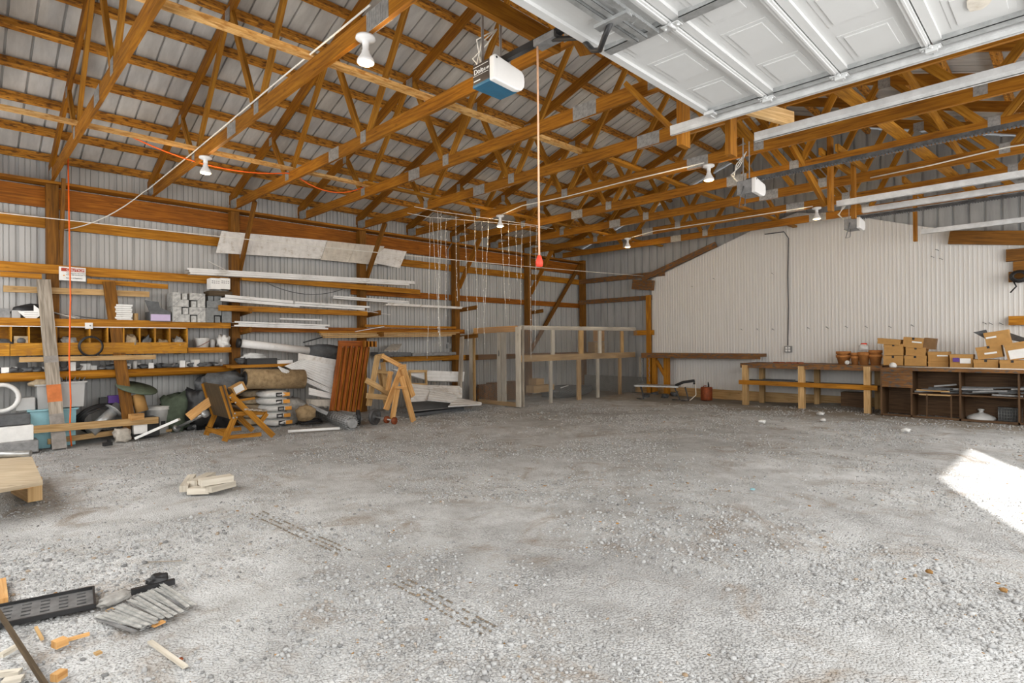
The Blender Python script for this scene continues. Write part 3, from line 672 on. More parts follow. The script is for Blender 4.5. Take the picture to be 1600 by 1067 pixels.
def letters(s, org, du, dv, h, mat, parent, name='lettering', th=.0015):
    cu = bpy.data.curves.new('txt', 'FONT'); cu.body = s; cu.size = h; cu.extrude = th
    ob = bpy.data.objects.new('txt', cu); COL.objects.link(ob)
    dg = bpy.context.evaluated_depsgraph_get(); me = bpy.data.meshes.new_from_object(ob.evaluated_get(dg)); bpy.data.objects.remove(ob)
    du = Vector(du).normalized(); dv = Vector(dv).normalized(); nn = du.cross(dv); org = Vector(org)
    mb = MB()
    for v in me.vertices: mb.v.append(org+du*v.co.x+dv*v.co.y+nn*v.co.z)
    for p_ in me.polygons: mb._face(tuple(p_.vertices), [(0, 0)]*len(p_.vertices))
    return mb.build(name, mat, parent)
# the name plate end faces -x / the camera side of the case
xf = 1.805-.128-.0022
letters('Doit', (xf, 4.828, 3.29), (0, -1, 0), (0, 0, 1), .052, M['paper'], t, 'brand_lettering')
letters('1/2 HP', (xf, 4.735, 3.293), (0, -1, 0), (0, 0, 1), .024, M['paper'], t, 'power_lettering')
MB().box((xf-.002, 4.675, 3.340), (xf, 4.838, 3.343)).box((xf-.002, 4.675, 3.278), (xf, 4.838, 3.280)).box((xf-.002, 4.76, 3.238), (xf, 4.828, 3.245)).build('plate_lines', M['paper'], t)
m = MB().tube([(1.80, 4.18, 3.35), (1.80, 3.95, 3.27), (1.79, 3.85, 3.15), (1.74, 3.76, 3.10), (1.69, 3.69, 3.13), (1.66, 3.62, 3.185)], .017, 8); m.build('door_arm', M['black'], t)
MB().box((1.76, 4.14, 3.34), (1.85, 4.32, 3.385)).build('trolley', M['mgrey'], t)
opener('garage_opener.001', 5.90, 4.60, 3.13, M['mgrey'], M['lens'], M['mgrey'], 'second garage door opener, grey with a white lens, left of the pine block', False)
opener('garage_opener.002', 9.35, 4.35, 3.14, M['mgrey'], M['lens'], M['mgrey'], 'farthest garage door opener, hanging before the white lining', False)
for nm_, (x, y, z) in (('garage_opener.001', (5.76, 4.60, 3.10)), ('garage_opener.002', (9.21, 4.35, 3.12))):
    MB().tube([(x, y, z+.12), (x-.03, y+.02, z), (x, y+.06, z-.12), (x+.08, y+.02, z-.10), (x+.06, y, z+.05)], .006, 6).build('cord_loop', M['dgrey'], bpy.data.objects[nm_])
for k, (xa, xb, y) in enumerate(((7.2, 8.6, 4.18), (7.2, 8.6, 3.98), (9.6, 11.1, 3.70))):
    one('hanger_beam', MB().box((xa, y-.02, 3.83), (xb, y+.02, 3.92)), M['truss2'], ['short cross board on the chords carrying the right-of-second-opener hanger', 'short cross board on the chords above the third opener hanger', 'short cross board on the chords carrying the farthest hanger'][k], 'board', 'cross boards above the track hangers')

# ------------------------------------------------------------------ things on the shelved wall
def seg(pa, pb, y, w_, h_, mat, name, label, cat='board', group=None, **k):
    """a board whose face centre line runs between two photo-measured points in the plane y"""
    a = WL(pa[0], pa[1], y); b = WL(pb[0], pb[1], y)
    return one(name, MB().board(a, b, w_, h_), M[mat], label, cat, group, **k)
# rack beams carrying siding
one('rack_beam', MB().board((L0+.1, 11.90, 2.44), (2.3, 11.90, 2.44), .04, .13), M['girt'], 'long orange rack board running behind the caution sign', 'board', 'rack boards')
one('rack_beam', MB().board((2.45, 11.72, 2.50), (6.1, 11.74, 2.46), .09, .10), M['girt'], 'thick orange rack board beneath the topmost siding bundle', 'board', 'rack boards')
seg((0, 428), (65, 432), 11.86, .04, .07, 'girt', 'rack_beam', 'rounded slab board at the left frame edge beneath the top rack board', group='rack boards')
seg((136, 439), (262, 448), 11.86, .04, .07, 'girt', 'rack_beam', 'rounded slab board right of the caution sign', group='rack boards')
seg((5, 451), (233, 460), 11.87, .04, .085, 'tan', 'rack_beam', 'lone yellowish board fixed between the two leaning planks', group='rack boards')
seg((342, 481), (572, 490), 11.6, .12, .09, 'girt', 'rack_beam', 'orange rack board holding the middle siding bundles', group='rack boards')
seg((375, 514), (725, 518), 11.85, .05, .10, 'header', 'rack_beam', 'long reddish rack board beneath the lowest siding bundle', group='rack boards')
seg((570, 509), (712, 512), 11.7, .04, .05, 'girt', 'rack_beam', 'thin bright board lying above the stacked trim boards', group='rack boards')
for k, (i_, px, py, y1) in enumerate(((1, 372, 487, 11.5), (2, 560, 490, 11.45), (3, 714, 482, 11.35), (1, 372, 517, 11.5), (2, 566, 524, 11.35), (3, 712, 526, 11.35), (4, 842, 487, 11.55))):
    a = WL(px, py, 11.7); z = a.z; x = 2*S*i_+.09
    t = one('rack_bracket', MB().board((x, 12.06, z-.02), (x, y1, z+.02), .04, .09), M['post'], 'short rack arm jutting from the %s post, %s one' % (['', 'second', 'third', 'fourth', 'fifth'][i_], 'upper' if k in (0, 1, 2, 6) else 'lower'), 'bracket', 'rack arms on the posts')
# weathered strips across knee braces
def strip(pts, y, mat, label, n=9):
    q = [WL(*p_, y) for p_ in pts]; t_ = thing('siding_strip', label, 'siding panel', (q[0]+q[2])/2, 'weathered siding strips')
    MB().prism(q, (0, -1, 0), .012).build('panel', M[mat], t_)
    m = MB()
    for k in range(1, n):
        f = k/n; m.board(q[0].lerp(q[3], f)-Vector((0, .014, 0)), q[1].lerp(q[2], f)-Vector((0, .014, 0)), .006, .005)
    m.build('ribs', M[mat], t_)
strip([(346, 361), (512, 376), (503, 405), (337, 395)], 11.88, 'whitep', 'weathered white siding strip tucked under the header beam, longest one')
strip([(511, 376), (556, 381), (545, 410), (501, 406)], 11.86, 'beigep', 'beige stained siding strip overlapping the end of the long white one')
strip([(556, 381), (600, 385), (588, 414), (544, 410)], 11.85, 'beigep', 'beige siding strip in front of the knee brace foot')
strip([(600, 388), (635, 393), (624, 419), (576, 409)], 11.84, 'whitep', 'short whitish siding strip at the right end of the row')
# siding bundles: a few thin U channels each
def bundle(a, b, y, h, n, label, mat='white', d=.14):
    A = WL(*a, y); B = WL(*b, y); t_ = thing('siding_bundle', label, 'siding', (A+B)/2-Vector((0, 0, h/2)), 'white siding bundles')
    for k in range(n):
        z = -h/2 + (k+.5)*h/n; j0 = random.uniform(-.05, .08); j1 = random.uniform(-.12, .05); dv = (B-A).normalized()
        o = Vector((0, random.uniform(-.02, .02), z)); p0 = A+dv*j0+o; p1 = B+dv*j1+o; m = MB()
        m.board(p0, p1, d, .004); m.board(p0+Vector((0, -d/2, h/n*.36)), p1+Vector((0, -d/2, h/n*.36)), .004, h/n*.9); m.board(p0+Vector((0, -d/2+.01, h/n*.66)), p1+Vector((0, -d/2+.01, h/n*.66)), .02, .004)
        m.build('siding_length', M[mat], t_)
bundle((290, 425), (643, 444), 11.62, .10, 3, 'long bundle of white siding lengths on the topmost rack')
bundle((342, 467), (462, 477), 11.58, .11, 2, 'white siding bundle at the left end of the middle rack')
bundle((462, 476), (575, 483), 11.55, .08, 2, 'short white siding bundle overlapping the centre of the middle rack')
bundle((517, 465), (640, 474), 11.72, .06, 2, 'white siding bundle at the right end of the middle rack')
bundle((600, 476), (722, 482), 11.62, .05, 2, 'dull grey siding lengths reaching the fourth post', 'whitep')
bundle((363, 507), (511, 512), 11.62, .09, 3, 'white siding bundle on the lowest rack board')
bundle((432, 499), (502, 501), 11.68, .03, 1, 'single white siding piece atop the lowest bundle')
seg((533, 480), (610, 492), 11.5, .03, .008, 'whitep', 'trim_strip', 'thin bent white trim strip drooping right of the middle rack', 'trim strip')
seg((325, 408), (352, 422), 11.7, .03, .008, 'whitep', 'trim_strip', 'thin white trim strip poking up above the topmost bundle', 'trim strip')
for k in range(4):
    seg((497+k*3, 519+k*2.7), (722-k*6, 517+k*2.5), 11.64-k*.05, .10, .026, 'tan' if k else 'girt', 'trim_board', 'golden trim board in the long stack under the racks, %s from the top' % ORD[k], 'board', 'stacked golden trim boards')
seg((555, 518), (600, 510), 11.45, .03, .01, 'white', 'trim_strip', 'thin white strip leaning across the golden trim boards', 'trim strip')
cord('looped_cable', sag(WL(385, 424, 11.7), WL(535, 452, 11.7), .22), .007, M['dgrey'], 'dark cable sagging below the topmost rack board')
# caution sign
a = WL(92, 416, 11.86); b = WL(134, 440, 11.86)
t = thing('caution_sign', 'white CAUTION sign with a red band fixed to the rack board', 'sign', ((a.x+b.x)/2, 11.85, b.z))
MB().box((a.x, 11.855, b.z), (b.x, 11.865, a.z)).build('sign_board', M['paper'], t, bevel=.002)
W_, H_ = b.x-a.x, a.z-b.z
MB().box((a.x+W_*.08, 11.851, a.z-H_*.33), (b.x-W_*.05, 11.855, a.z-H_*.09)).build('red_band', M['red_s'], t)
letters('CAUTION', (a.x+W_*.27, 11.850, a.z-H_*.29), (1, 0, 0), (0, 0, 1), H_*.25, M['paper'], t, 'caution_lettering')
letters('THIS AREA MAY BE SLIPPERY', (a.x+W_*.26, 11.853, a.z-H_*.47), (1, 0, 0), (0, 0, 1), H_*.09, M['ink'], t, 'small_lettering')
letters('WHEN WET OR FROZEN TODAY', (a.x+W_*.26, 11.853, a.z-H_*.60), (1, 0, 0), (0, 0, 1), H_*.09, M['ink'], t, 'small_lettering')
letters('Beware of Machinery', (a.x+W_*.26, 11.853, a.z-H_*.84), (1, 0, 0), (0, 0, 1), H_*.11, M['ink'], t, 'small_lettering')
MB().box((a.x+W_*.15, 11.852, a.z-H_*.68), (a.x+W_*.21, 11.855, a.z-H_*.60)).build('small_emblem', M['orangebag'], t)
# leaning planks
A = WL(68, 437, 11.80); B = FL(93, 701, .0)
t = thing('leaning_plank', 'pale weathered plank with an orange paint band leaning on the left shelves', 'plank', (B.x, B.y, 0), 'planks leaning on the shelves')
MB().board(B, A, .15, .04, (0, -1, .2)).build('plank', M['grey'], t)
for f0, f1, mt, lb in ((.27, .37, 'orange_b', 'orange paint band'), (0.0, .2, 'grey_b', 'grey stained foot'), (.50, .54, 'grey_b', 'grey stain')):
    if 'orange_b' not in M:
        M['orange_b'] = plain('orange_paint', (.55, .17, .05), .8, 0, .15, 12); M['grey_b'] = plain('grey_stain', (.27, .25, .23), .85, 0, .2, 12)
    MB().board(B.lerp(A, f0), B.lerp(A, f1), .153, .043, (0, -1, .2)).build('paint_band', M[mt], t, label=lb)
B2 = FL(205, 686, 0); A2 = WL(170, 440, 11.82)
one('leaning_plank', MB().board(B2, A2, .15, .04, (0, -1, .2)), M['post'], 'dark orange plank leaning on the shelves, right of the caution sign', 'plank', 'planks leaning on the shelves')

# shelving unit
zz = lambda px, py, y: WL(px, py, y).z
XR = WL(360, 508, 11.72).x
t = thing('shelf_unit', 'orange wall shelving with open pigeonholes behind a plywood front', 'shelf', (.9, 11.9, .89))
zA1, zA0 = zz(200, 500, 11.72), zz(200, 511, 11.72); XL = L0+.15
MB().box((XL, 11.70, zA0), (XR, 11.74, zA1)).build('front_rail', M['girt'], t)
MB().box((XL, 11.74, zA1-.04), (XR, 12.16, zA1-.015)).build('shelf_board', M['girt'], t)
XB = WL(292, 545, 11.68).x; zB1, zB0 = zz(200, 535, 11.68), zz(200, 553, 11.68)
MB().box((XL, 11.66, zB0), (WL(15, 545, 11.68).x, 11.68, zB1)).build('plywood_front', M['ply'], t)
MB().box((WL(16, 545, 11.68).x, 11.66, zB0), (XB, 11.68, zB1)).build('plywood_front', M['ply'], t)
MB().box((XL, 11.68, zB0), (XR, 12.12, zB0+.02)).build('shelf_board', M['girt'], t)
MB().box((XB, 11.68, zz(300, 548, 11.68)-.01), (XR, 11.72, zz(300, 543, 11.68))).build('front_rail', M['girt'], t)
MB().box((XL, 12.08, zB0), (XB, 12.10, zA0)).build('back_panel', M['ply'], t)
for px in (17, 45, 88, 140, 168, 193, 218, 242, 265, 292):
    x = WL(px, 525, 11.7).x; MB().box((x-.009, 11.68, zB0), (x+.009, 12.08, zA0-.01)).build('divider', M['ply'], t)
MB().box((XL, 11.70, zA0-.012), (XB, 11.72, zA0)).build('white_edge', M['white'], t)
a = WL(30, 558, 11.62); b = WL(243, 558, 11.62)
MB().box((a.x, 11.60, b.z-.03), (b.x, 11.64, b.z+.035)).build('lower_strip', M['tan'], t)
m = MB(); zc = zz(200, 583, 11.72)
m.tube([(XL, 11.72, zc), (WL(365, 577, 11.7).x, 11.72, zc)], .062, 12); m.build('round_slab_rail', M['girt'], t)
MB().box((XL, 11.74, zc+.035), (XR, 12.1, zc+.06)).build('shelf_board', M['dark'], t)
zS = zA1 - .015; zP = zB0+.02; zC = zc+.06     # the three shelf surfaces
# right part shelf under the tubes
one('low_shelf', MB().box((WL(360, 572, 11.5).x, 11.45, .98), (WL(480, 570, 11.5).x, 12.1, 1.03)), M['girt'], 'low orange shelf board carrying junk beneath the white tube', 'shelf')
one('low_shelf_rail', MB().board(WL(600, 562, 11.9), WL(726, 558, 11.9), .06, .10), M['girt'], 'orange rail carrying the flat grey sheets', 'board')
def onshelf(px, y, z): 
    d = _f + _r2*((px-800)/FPX); tt = (y-CAM.y)/(_f.y+_r2.y*((px-800)/FPX)); return Vector((CAM.x+(_f.x+_r2.x*((px-800)/FPX))*tt, y, z))
# mitre pieces
def elbow(px, y, z, size, flip, mat, label):
    c = onshelf(px, y, z); s_ = size/2; a_ = s_*.52
    pts = [(-s_, 0), (s_, 0), (s_, 2*s_), (s_-2*a_*.9, 2*s_), (s_-2*a_*.9, 2*a_*.9), (-s_, 2*a_*.9)]
    pts = [(-s_, 0), (s_, 0), (s_, s_), (0.0, s_), (0.0, 2*s_), (-s_, 2*s_)]
    if flip == 1: pts = [(-x_, z_) for x_, z_ in pts][::-1]
    if flip == 2: pts = [(x_, 2*s_-z_) for x_, z_ in pts][::-1]
    if flip == 3: pts = [(-x_, 2*s_-z_) for x_, z_ in pts]
    t_ = thing('gutter_mitre', label, 'gutter mitre', c, 'galvanised gutter mitres')
    MB().prism([(c.x+x_, c.y-.17, c.z+z_) for x_, z_ in pts], (0, 1, 0), .34).build('mitre_body', M[mat], t_)
    # nested smaller arm and fold line
    q = {0: (.0, 0), 1: (-s_, 0), 2: (0., -s_), 3: (-s_, -s_)}[flip]
    i0 = Vector((c.x+(0.02*s_ if flip in (0, 2) else -s_*.96), c.y-.15, c.z+(s_*1.04 if flip in (0, 1) else 0.0)))
    MB().box(i0+Vector((.02, 0, 0)), i0+Vector((s_*.94-.01, .30, s_*.86))).build('nested_arm', M[mat], t_)
    m_ = MB(); e = {0: ((-s_, 0), (0, s_)), 1: ((s_, 0), (0, s_)), 2: ((-s_, 2*s_), (0, s_)), 3: ((s_, 2*s_), (0, s_))}[flip]
    m_.board((c.x+e[0][0]*.95, c.y-.171, c.z+e[0][1]*.97+.002), (c.x+e[1][0], c.y-.171, c.z+e[1][1]), .004, .006); m_.build('fold_seam', M['mgrey'], t_)
sz = .232
for k, (px, f, mt, lb) in enumerate(((279, 0, 'elbow', 'bottom row, leftmost, with a dark blot'), (304, 3, 'elbow', 'bottom row, middle'), (329, 2, 'elbowd', 'bottom row, dull grey beside the post'))):
    elbow(px, 11.80, zS, sz, f, mt, 'L-shaped galvanised mitre piece, '+lb)
for k, (px, f, mt, lb) in enumerate(((278, 0, 'elbow', 'top row, leftmost and tallest'), (304, 3, 'elbow', 'top row, middle'), (330, 1, 'elbowd', 'top row, dull grey under the white cartons'))):
    elbow(px, 11.80, zS+sz+.004, sz*.95, f, mt, 'L-shaped galvanised mitre piece, '+lb)
c = onshelf(350, 11.80, zS); one('grey_box', MB().box(c-Vector((.075, .15, 0)), c+Vector((.075, .15, .19))), M['elbowd'], 'plain dull grey box at the right end of the mitre pieces', 'box', bevel=.006)
for px, wx, lb in ((334, .075, 'left one of the pair of small white cartons above the dull mitres'), (349, .075, 'right one of the pair of small white cartons above the dull mitres')):
    a_ = WL(px, 444, 11.66); t_ = thing('small_carton', lb, 'box', (a_.x, 11.66, a_.z-.09), 'small white cartons')
    MB().box((a_.x-wx, 11.56, a_.z-.09), (a_.x+wx, 11.76, a_.z+.09)).build('carton', M['paper'], t_, bevel=.004)
    m_ = MB()
    for q in range(2):
        for j in range(4): m_.box((a_.x-wx*.8+j*wx*.42, 11.558, a_.z+.035-q*.03), (a_.x-wx*.8+j*wx*.42+wx*.28, 11.560, a_.z+.047-q*.03))
    m_.build('printing', M['mgrey'], t_)
one('carton_ledge', MB().box(WL(326, 460, 11.62)-Vector((.0, .06, .02)), WL(359, 456, 11.62)+Vector((.02, .25, .0))), M['dark'], 'dark ledge board supporting the two small white cartons', 'board')
# grey box with open flap and lilac end
c = onshelf(248, 11.80, zS)
t = thing('open_box', 'dark grey open box with a lilac end panel on the upper shelf', 'box', c)
MB().box(c-Vector((.14, .12, 0)), c+Vector((.14, .16, .15))).build('box_body', M['dgrey'], t)
MB().box(c+Vector((-.13, -.126, .012)), c+Vector((.13, -.12, .11))).build('lilac_end', M['lilac'], t)
MB().prism([c+Vector((-.14, -.1, .15)), c+Vector((.13, -.1, .155)), c+Vector((.05, -.1, .19)), c+Vector((.0, -.1, .21)), c+Vector((-.02, -.1, .30)), c+Vector((-.20, -.1, .32))], (0, 1, 0), .02).build('box_flap', M['dgrey'], t)
# stack of folded white sheets, wood bit
c = onshelf(192, 11.82, zS)
for k in range(8): one('folded_sheet', MB().rbox(c+Vector((random.uniform(-.01, .01), 0, .0145+.031*k)), (.20, .2, .027), random.uniform(-.08, .08)), M['paper'], 'folded white sheet in the pile behind the dark plank, %s from the bottom' % ORD[k], 'paper', 'pile of folded white sheets')
c = onshelf(212, 11.78, zS); one('wood_offcut', MB().rbox(c+Vector((0, 0, .06)), (.05, .05, .12), .2), M['tan'], 'small upright wood offcut beside the white sheet pile', 'offcut')
# arrow sign on dark bag
c = onshelf(49, 11.72, zS)
t = thing('arrow_sign', 'white arrow-shaped sign pointing right on the upper shelf', 'sign', c)
u_ = .135
MB().prism([c+Vector((x_*u_, 0, z_*u_)) for x_, z_ in ((-1, .75), (-.35, .05), (.35, .05), (1, .70), (.2, 1.45), (.2, .85), (-.95, .80))], (0, 1, 0), .015).build('sign_face', M['paper'], t)
m = MB()
for q in range(3): m.box(c+Vector((-.07, -.004, .03+q*.028)), c+Vector((.07, 0, .036+q*.028)))
m.build('faint_lines', M['lgrey'], t)
c = onshelf(48, 11.90, zS); one('black_bag', MB().lump(c+Vector((0, 0, .10)), (.42, .25, .22), 4, .35), M['black'], 'crumpled black bag behind the white arrow sign', 'bag')
for (px, wx, h, mt, lb) in ((6, .12, .14, 'mgrey', 'grey box at the left frame edge of the upper shelf'), (25, .09, .12, 'lgrey', 'small grey box left of the white arrow sign')):
    c = onshelf(px, 11.86, zS); one('small_box', MB().box(c-Vector((wx/2, .06, 0)), c+Vector((wx/2, .06, h))), M[mt], lb, 'box', bevel=.004)
# flat clutter of wires and rods on the upper shelf
for k, (pa, pb, mt, lb) in enumerate((((84, 488), (118, 497), 'wire', 'white rod lying on the upper shelf behind the orange cord'), ((86, 490), (170, 500), 'dgrey', 'dark thin rod lying along the upper shelf'), ((100, 491), (125, 496), 'lgrey', 'short grey rod on the upper shelf'))):
    a_ = WL(*pa, 11.9); b_ = WL(*pb, 11.8); b_.z = max(b_.z, zS+.012); one('thin_rod', MB().tube([a_, b_], .009, 6), M[mt], lb, 'rod')
# switch plates on the rail
a_ = WL(139, 509, 11.69); t = thing('switch_plate', 'small white switch plate on the upper shelf rail', 'switch', a_)
MB().box(a_-Vector((.045, .01, .045)), a_+Vector((.045, .01, .045))).build('plate', M['paper'], t, bevel=.004); MB().box(a_-Vector((-.005, .018, .006)), a_+Vector((.02, -.01, .012))).build('toggle', M['mgrey'], t)
# pigeonhole contents
c = onshelf(33, 11.72, zP)
t = thing('boxed_lamp', 'square carton with a round printed spot above a white box', 'box', c)
MB().box(c+Vector((-.075, -.03, .10)), c+Vector((.075, .1, .24))).build('printed_carton', M['tancloth'], t); MB().lathe([(0, 0), (.045, 0), (.045, .004), (0, .004)], c+Vector((0, -.03, .175)), (0, -1, 0)).build('round_print', M['dgrey'], t)
one('white_carton', MB().box(c+Vector((-.07, -.03, .0)), c+Vector((.085, .1, .095))), M['paper'], 'white box under the carton with the round print', 'box')
def jar(px, y, z, r, h, mat, label, name='jar', cat='jar', prof=None):
    c = onshelf(px, y, z); return one(name, MB().lathe(prof or [(0, 0), (r, 0), (r, h*.8), (r*.7, h*.9), (r*.7, h), (0, h)], c, n=16), M[mat], label, cat)
jar(53, 11.76, zP, .045, .15, 'paper', 'white ring-topped jar right of the printed carton')
jar(170, 11.74, zP, .05, .14, 'mgrey', 'round metal jar in the pigeonhole beside the dark plank')
def heap(px, y, z, sx, h, mat, label, n=6, name='cloth_heap', cat='cloth', seed=1):
    c = onshelf(px, y, z); m_ = MB()
    m_.lump(c+Vector((0, 0, h/2)), (sx, .2, h), seed, .7, freq=3, sub=3); return one(name, m_, M[mat], label, cat)
heap(204, 11.77, zP, .16, .26, 'tancloth', 'crumpled brown paper sack in the pigeonhole right of the plank', seed=3, name='paper_sack', cat='sack')
heap(107, 11.78, zP, .2, .23, 'cloth', 'grey rag bundle in the pigeonhole behind the orange cord', seed=5)
heap(228, 11.78, zP, .12, .24, 'dgrey', 'dark gun-shaped tool in the second pigeonhole right of the plank', seed=6, name='caulk_tool', cat='tool')
heap(253, 11.78, zP, .15, .19, 'tancloth', 'small heap of pale scraps in a right-hand pigeonhole', seed=8, name='scrap_heap', cat='scraps')
heap(278, 11.78, zP, .16, .22, 'cloth', 'heap of pale fittings in the last pigeonhole', seed=9, name='fittings_heap', cat='fittings')
heap(8, 11.78, zP, .2, .2, 'blackd', 'dark tangled cable at the left end of the pigeonholes', seed=10, name='cable_tangle', cat='cable')
c = WL(142, 541, 11.63); m = MB()
for k in range(3):
    R = .14-.006*k; m.tube([c+Vector((R*math.cos(a_), -.012*k, R*math.sin(a_)+random.uniform(-.004, .004))) for a_ in [i*2*math.pi/28 for i in range(28)]], .010, 6, closed=True)
one('hose_coil', m, M['black'], 'black hose coil hanging on the plywood front', 'hose')
# bucket and bags on the right pigeonhole ledge
zl = zz(300, 543, 11.7)
c = onshelf(316, 11.80, zl); t = thing('small_bucket', 'white bucket with a curved handle mark beside the second post', 'bucket', c)
MB().lathe([(0, 0), (.085, 0), (.105, .14), (.112, .145), (.108, .15), (.1, .15), (.08, .01), (0, .01)], c, n=20).build('pail', M['bag'], t)
MB().tube([c+Vector((.108*math.sin(a_), -.108*math.cos(a_), .06+.05*math.sin(a_*1.2))) for a_ in [-1+i*.2 for i in range(11)]], .004, 5).build('handle', M['rust'], t)
jar(332, 11.78, zl, .035, .13, 'lgrey', 'narrow grey can between the bucket and the crumpled bag', 'can', 'can')
heap(349, 11.78, zl, .19, .19, 'bag', 'crumpled white and tan bag beside the second post', seed=12, name='crumpled_bag', cat='bag')
# clutter on the low shelf: many small hardware items
CL = ['black box', 'white jar', 'grey tin', 'pale carton', 'dark lump of hardware', 'grey fitting']
names = [('hardware_box', 'box'), ('jar', 'jar'), ('tin', 'tin'), ('carton', 'box'), ('hardware_lump', 'hardware'), ('pipe_fitting', 'fitting')]
mats = ['black', 'bag', 'lgrey', 'paper', 'dgrey', 'mgrey']
rs = random.Random(5); pos = []
for px in range(2, 350, 8):
    if 66 < px < 90: continue
    pos.append(px+rs.uniform(-2, 2))
for i, px in enumerate(pos):
    k = rs.choice([0, 0, 1, 2, 3, 4, 4, 4, 5, 5]); c = onshelf(px, 11.84+rs.uniform(-.06, .08), zC); hh = rs.uniform(.05, .13)
    m_ = MB()
    if k in (0, 3): m_.rbox(c+Vector((0, 0, hh/2)), (rs.uniform(.06, .1), .1, hh), rs.uniform(-.5, .5))
    elif k in (1, 2): m_.lathe([(0, 0), (.03, 0), (.03, hh*.8), (.02, hh), (0, hh)], c, n=12)
    elif k == 4: m_.lump(c+Vector((0, 0, .03)), (.14, .12, .07), i, .8, freq=3)
    else: m_.tube([c+Vector((-.05, 0, .022)), c+Vector((.03, .02, .022)), c+Vector((.05, .02, .07))], .02, 8)
    one(names[k][0], m_, M[mats[k]], '%s on the cluttered low shelf, %s item from the left' % (CL[k], nth(i)), names[k][1], 'hardware on the low shelf')

# ------------------------------------------------------------------ things standing on the floor by the shelved wall
def P3(px, py, y): return WL(px, py, y)
def tote(px0, px1, pt, pb, y, mat, label, taper=.93, rim=True, depth=.4, cat='storage tub', name='storage_tub', base=None):
    a = WL(px0, pt, y); b = WL(px1, pt, y); z0 = WL(px0, pb, y).z if base is None else base; z1 = a.z; c = (a+b)/2; wx = (b.x-a.x)/2
    t_ = thing(name, label, cat, (c.x, y+depth/2, z0)); m_ = MB(); n = len(m_.v); th = .01
    for (k, z, ins) in ((taper, z0, 0), (1, z1, 0), (1, z1, th), (taper, z0+th, th)):
        for sx, sy in ((-1, -1), (1, -1), (1, 1), (-1, 1)): m_.v.append(Vector((c.x+sx*(wx*k-ins), y+depth/2+sy*(depth/2*k-ins), z)))
    for q in range(3):
        for j in range(4):
            e = (j+1) % 4; m_._face((q*4+j, q*4+e, q*4+4+e, q*4+4+j), [(0, 0), (.3, 0), (.3, .3), (0, .3)])
    m_._face((3, 2, 1, 0), [(0, 0)]*4); m_._face((12, 13, 14, 15), [(0, 0)]*4); m_.build('tub', mat if not isinstance(mat, str) else M[mat], t_)
    if rim:
        m_ = MB(); q = .012
        for (p0, p1) in (((-1, -1), (1, -1)), ((1, -1), (1, 1)), ((1, 1), (-1, 1)), ((-1, 1), (-1, -1))):
            m_.board((c.x+p0[0]*(wx+q), y+depth/2+p0[1]*(depth/2+q), z1-.01), (c.x+p1[0]*(wx+q), y+depth/2+p1[1]*(depth/2+q), z1-.01), .028, .02)
        m_.build('rim', mat if not isinstance(mat, str) else M[mat], t_)
    return t_
t = tote(47, 80, 641, 696, 11.50, 'cyan', 'light blue plastic tub behind the painted plank foot', base=0.0)
t = tote(88, 119, 639, 692, 11.56, 'cyan', 'light blue plastic tub beneath the big grey tub', base=0.0)
t = tote(89, 133, 597, 637.5, 11.56, 'lgrey', 'big light grey tub of rods standing on a blue tub', .9)
for k in range(9):
    a = WL(92+k*4, 597, 11.62); a.z -= .08; b = WL(86+k*6+random.uniform(-6, 6), 583+random.uniform(-6, 8), 11.74)
    one('thin_rod', MB().tube([a, a.lerp(b, .5)+Vector((0, -.02, .03)), b], .006, 5), M['mgrey'], 'bent thin rod sticking out of the big grey tub, %s from the left' % ORD[k], 'rod', 'rods in the grey tub')
t = tote(58, 78, 601, 640, 11.62, 'lgrey', 'tall light grey bin behind the painted plank', .9)
a = WL(64, 598, 11.7); one('cloth_sack', MB().lump(a+Vector((0, .0, .0)), (.24, .18, .12), 21, .5), M['tancloth'], 'limp sack draped over the tall grey bin', 'sack')
a = WL(42, 630, 11.7); one('cooler_box', MB().box(a-Vector((.12, .1, .09)), a+Vector((.08, .1, .08))), M['lgrey'], 'pale grey box between the shelves and the blue tub', 'box', bevel=.01)
# left edge things
FLZ = lambda px, py: FL(px, py, 0)
c = FLZ(14, 700)
one('grey_crate', MB().rbox((c.x-.04, 11.5, .42), (.42, .3, .13), .1), M['dgrey'], 'grey crate at the left edge on the white boxes', 'crate', bevel=.01)
one('white_carton', MB().rbox((c.x-.02, 11.45, .25), (.44, .32, .19), .05), M['paper'], 'white box under the grey crate at the left edge', 'box', bevel=.006)
one('grey_case', MB().rbox((c.x, 11.4, .08), (.5, .36, .15), .0), M['mgrey'], 'low grey case on the ground under the left edge boxes', 'box', bevel=.01)
m = MB(); q = P3(2, 622, 11.6)
m.tube([q+Vector((.17*math.cos(a_), 0, .17*math.sin(a_))) for a_ in [i*2*math.pi/26 for i in range(26)]], .028, 8, closed=True); one('white_ring', m, M['bag'], 'white plastic ring leaning on the wall at the left frame edge', 'ring')
for k, (px, py, R, mt, lb) in enumerate(((15, 688, .22, 'black', 'black hose coil on the ground at the left edge'), (48, 690, .17, 'dgrey', 'dark grey hose coil in front of the blue tub'))):
    c = FLZ(px, py); m = MB(); pts = []
    for i in range(80):
        a_ = i*2*math.pi/20; pts.append((c.x+R*(1+.06*math.sin(i*.7))*math.cos(a_), c.y+.1+R*.8*math.sin(a_), .025+.0012*i+.02*math.sin(i*.5)**2))
    one('hose_coil', m.tube(pts, .016, 6), M[mt], lb, 'hose')
c = FLZ(20, 700); m = MB(); m.tube([(c.x-.3, c.y+.05, .12), (c.x-.1, c.y+.05, .16), (c.x+.15, c.y, .15), (c.x+.32, c.y-.02, .05), (c.x+.34, c.y-.02, .02)], .035, 8); one('flat_hose', m, M['lgrey'], 'pale flexible hose arching over the coils at the left edge', 'hose')
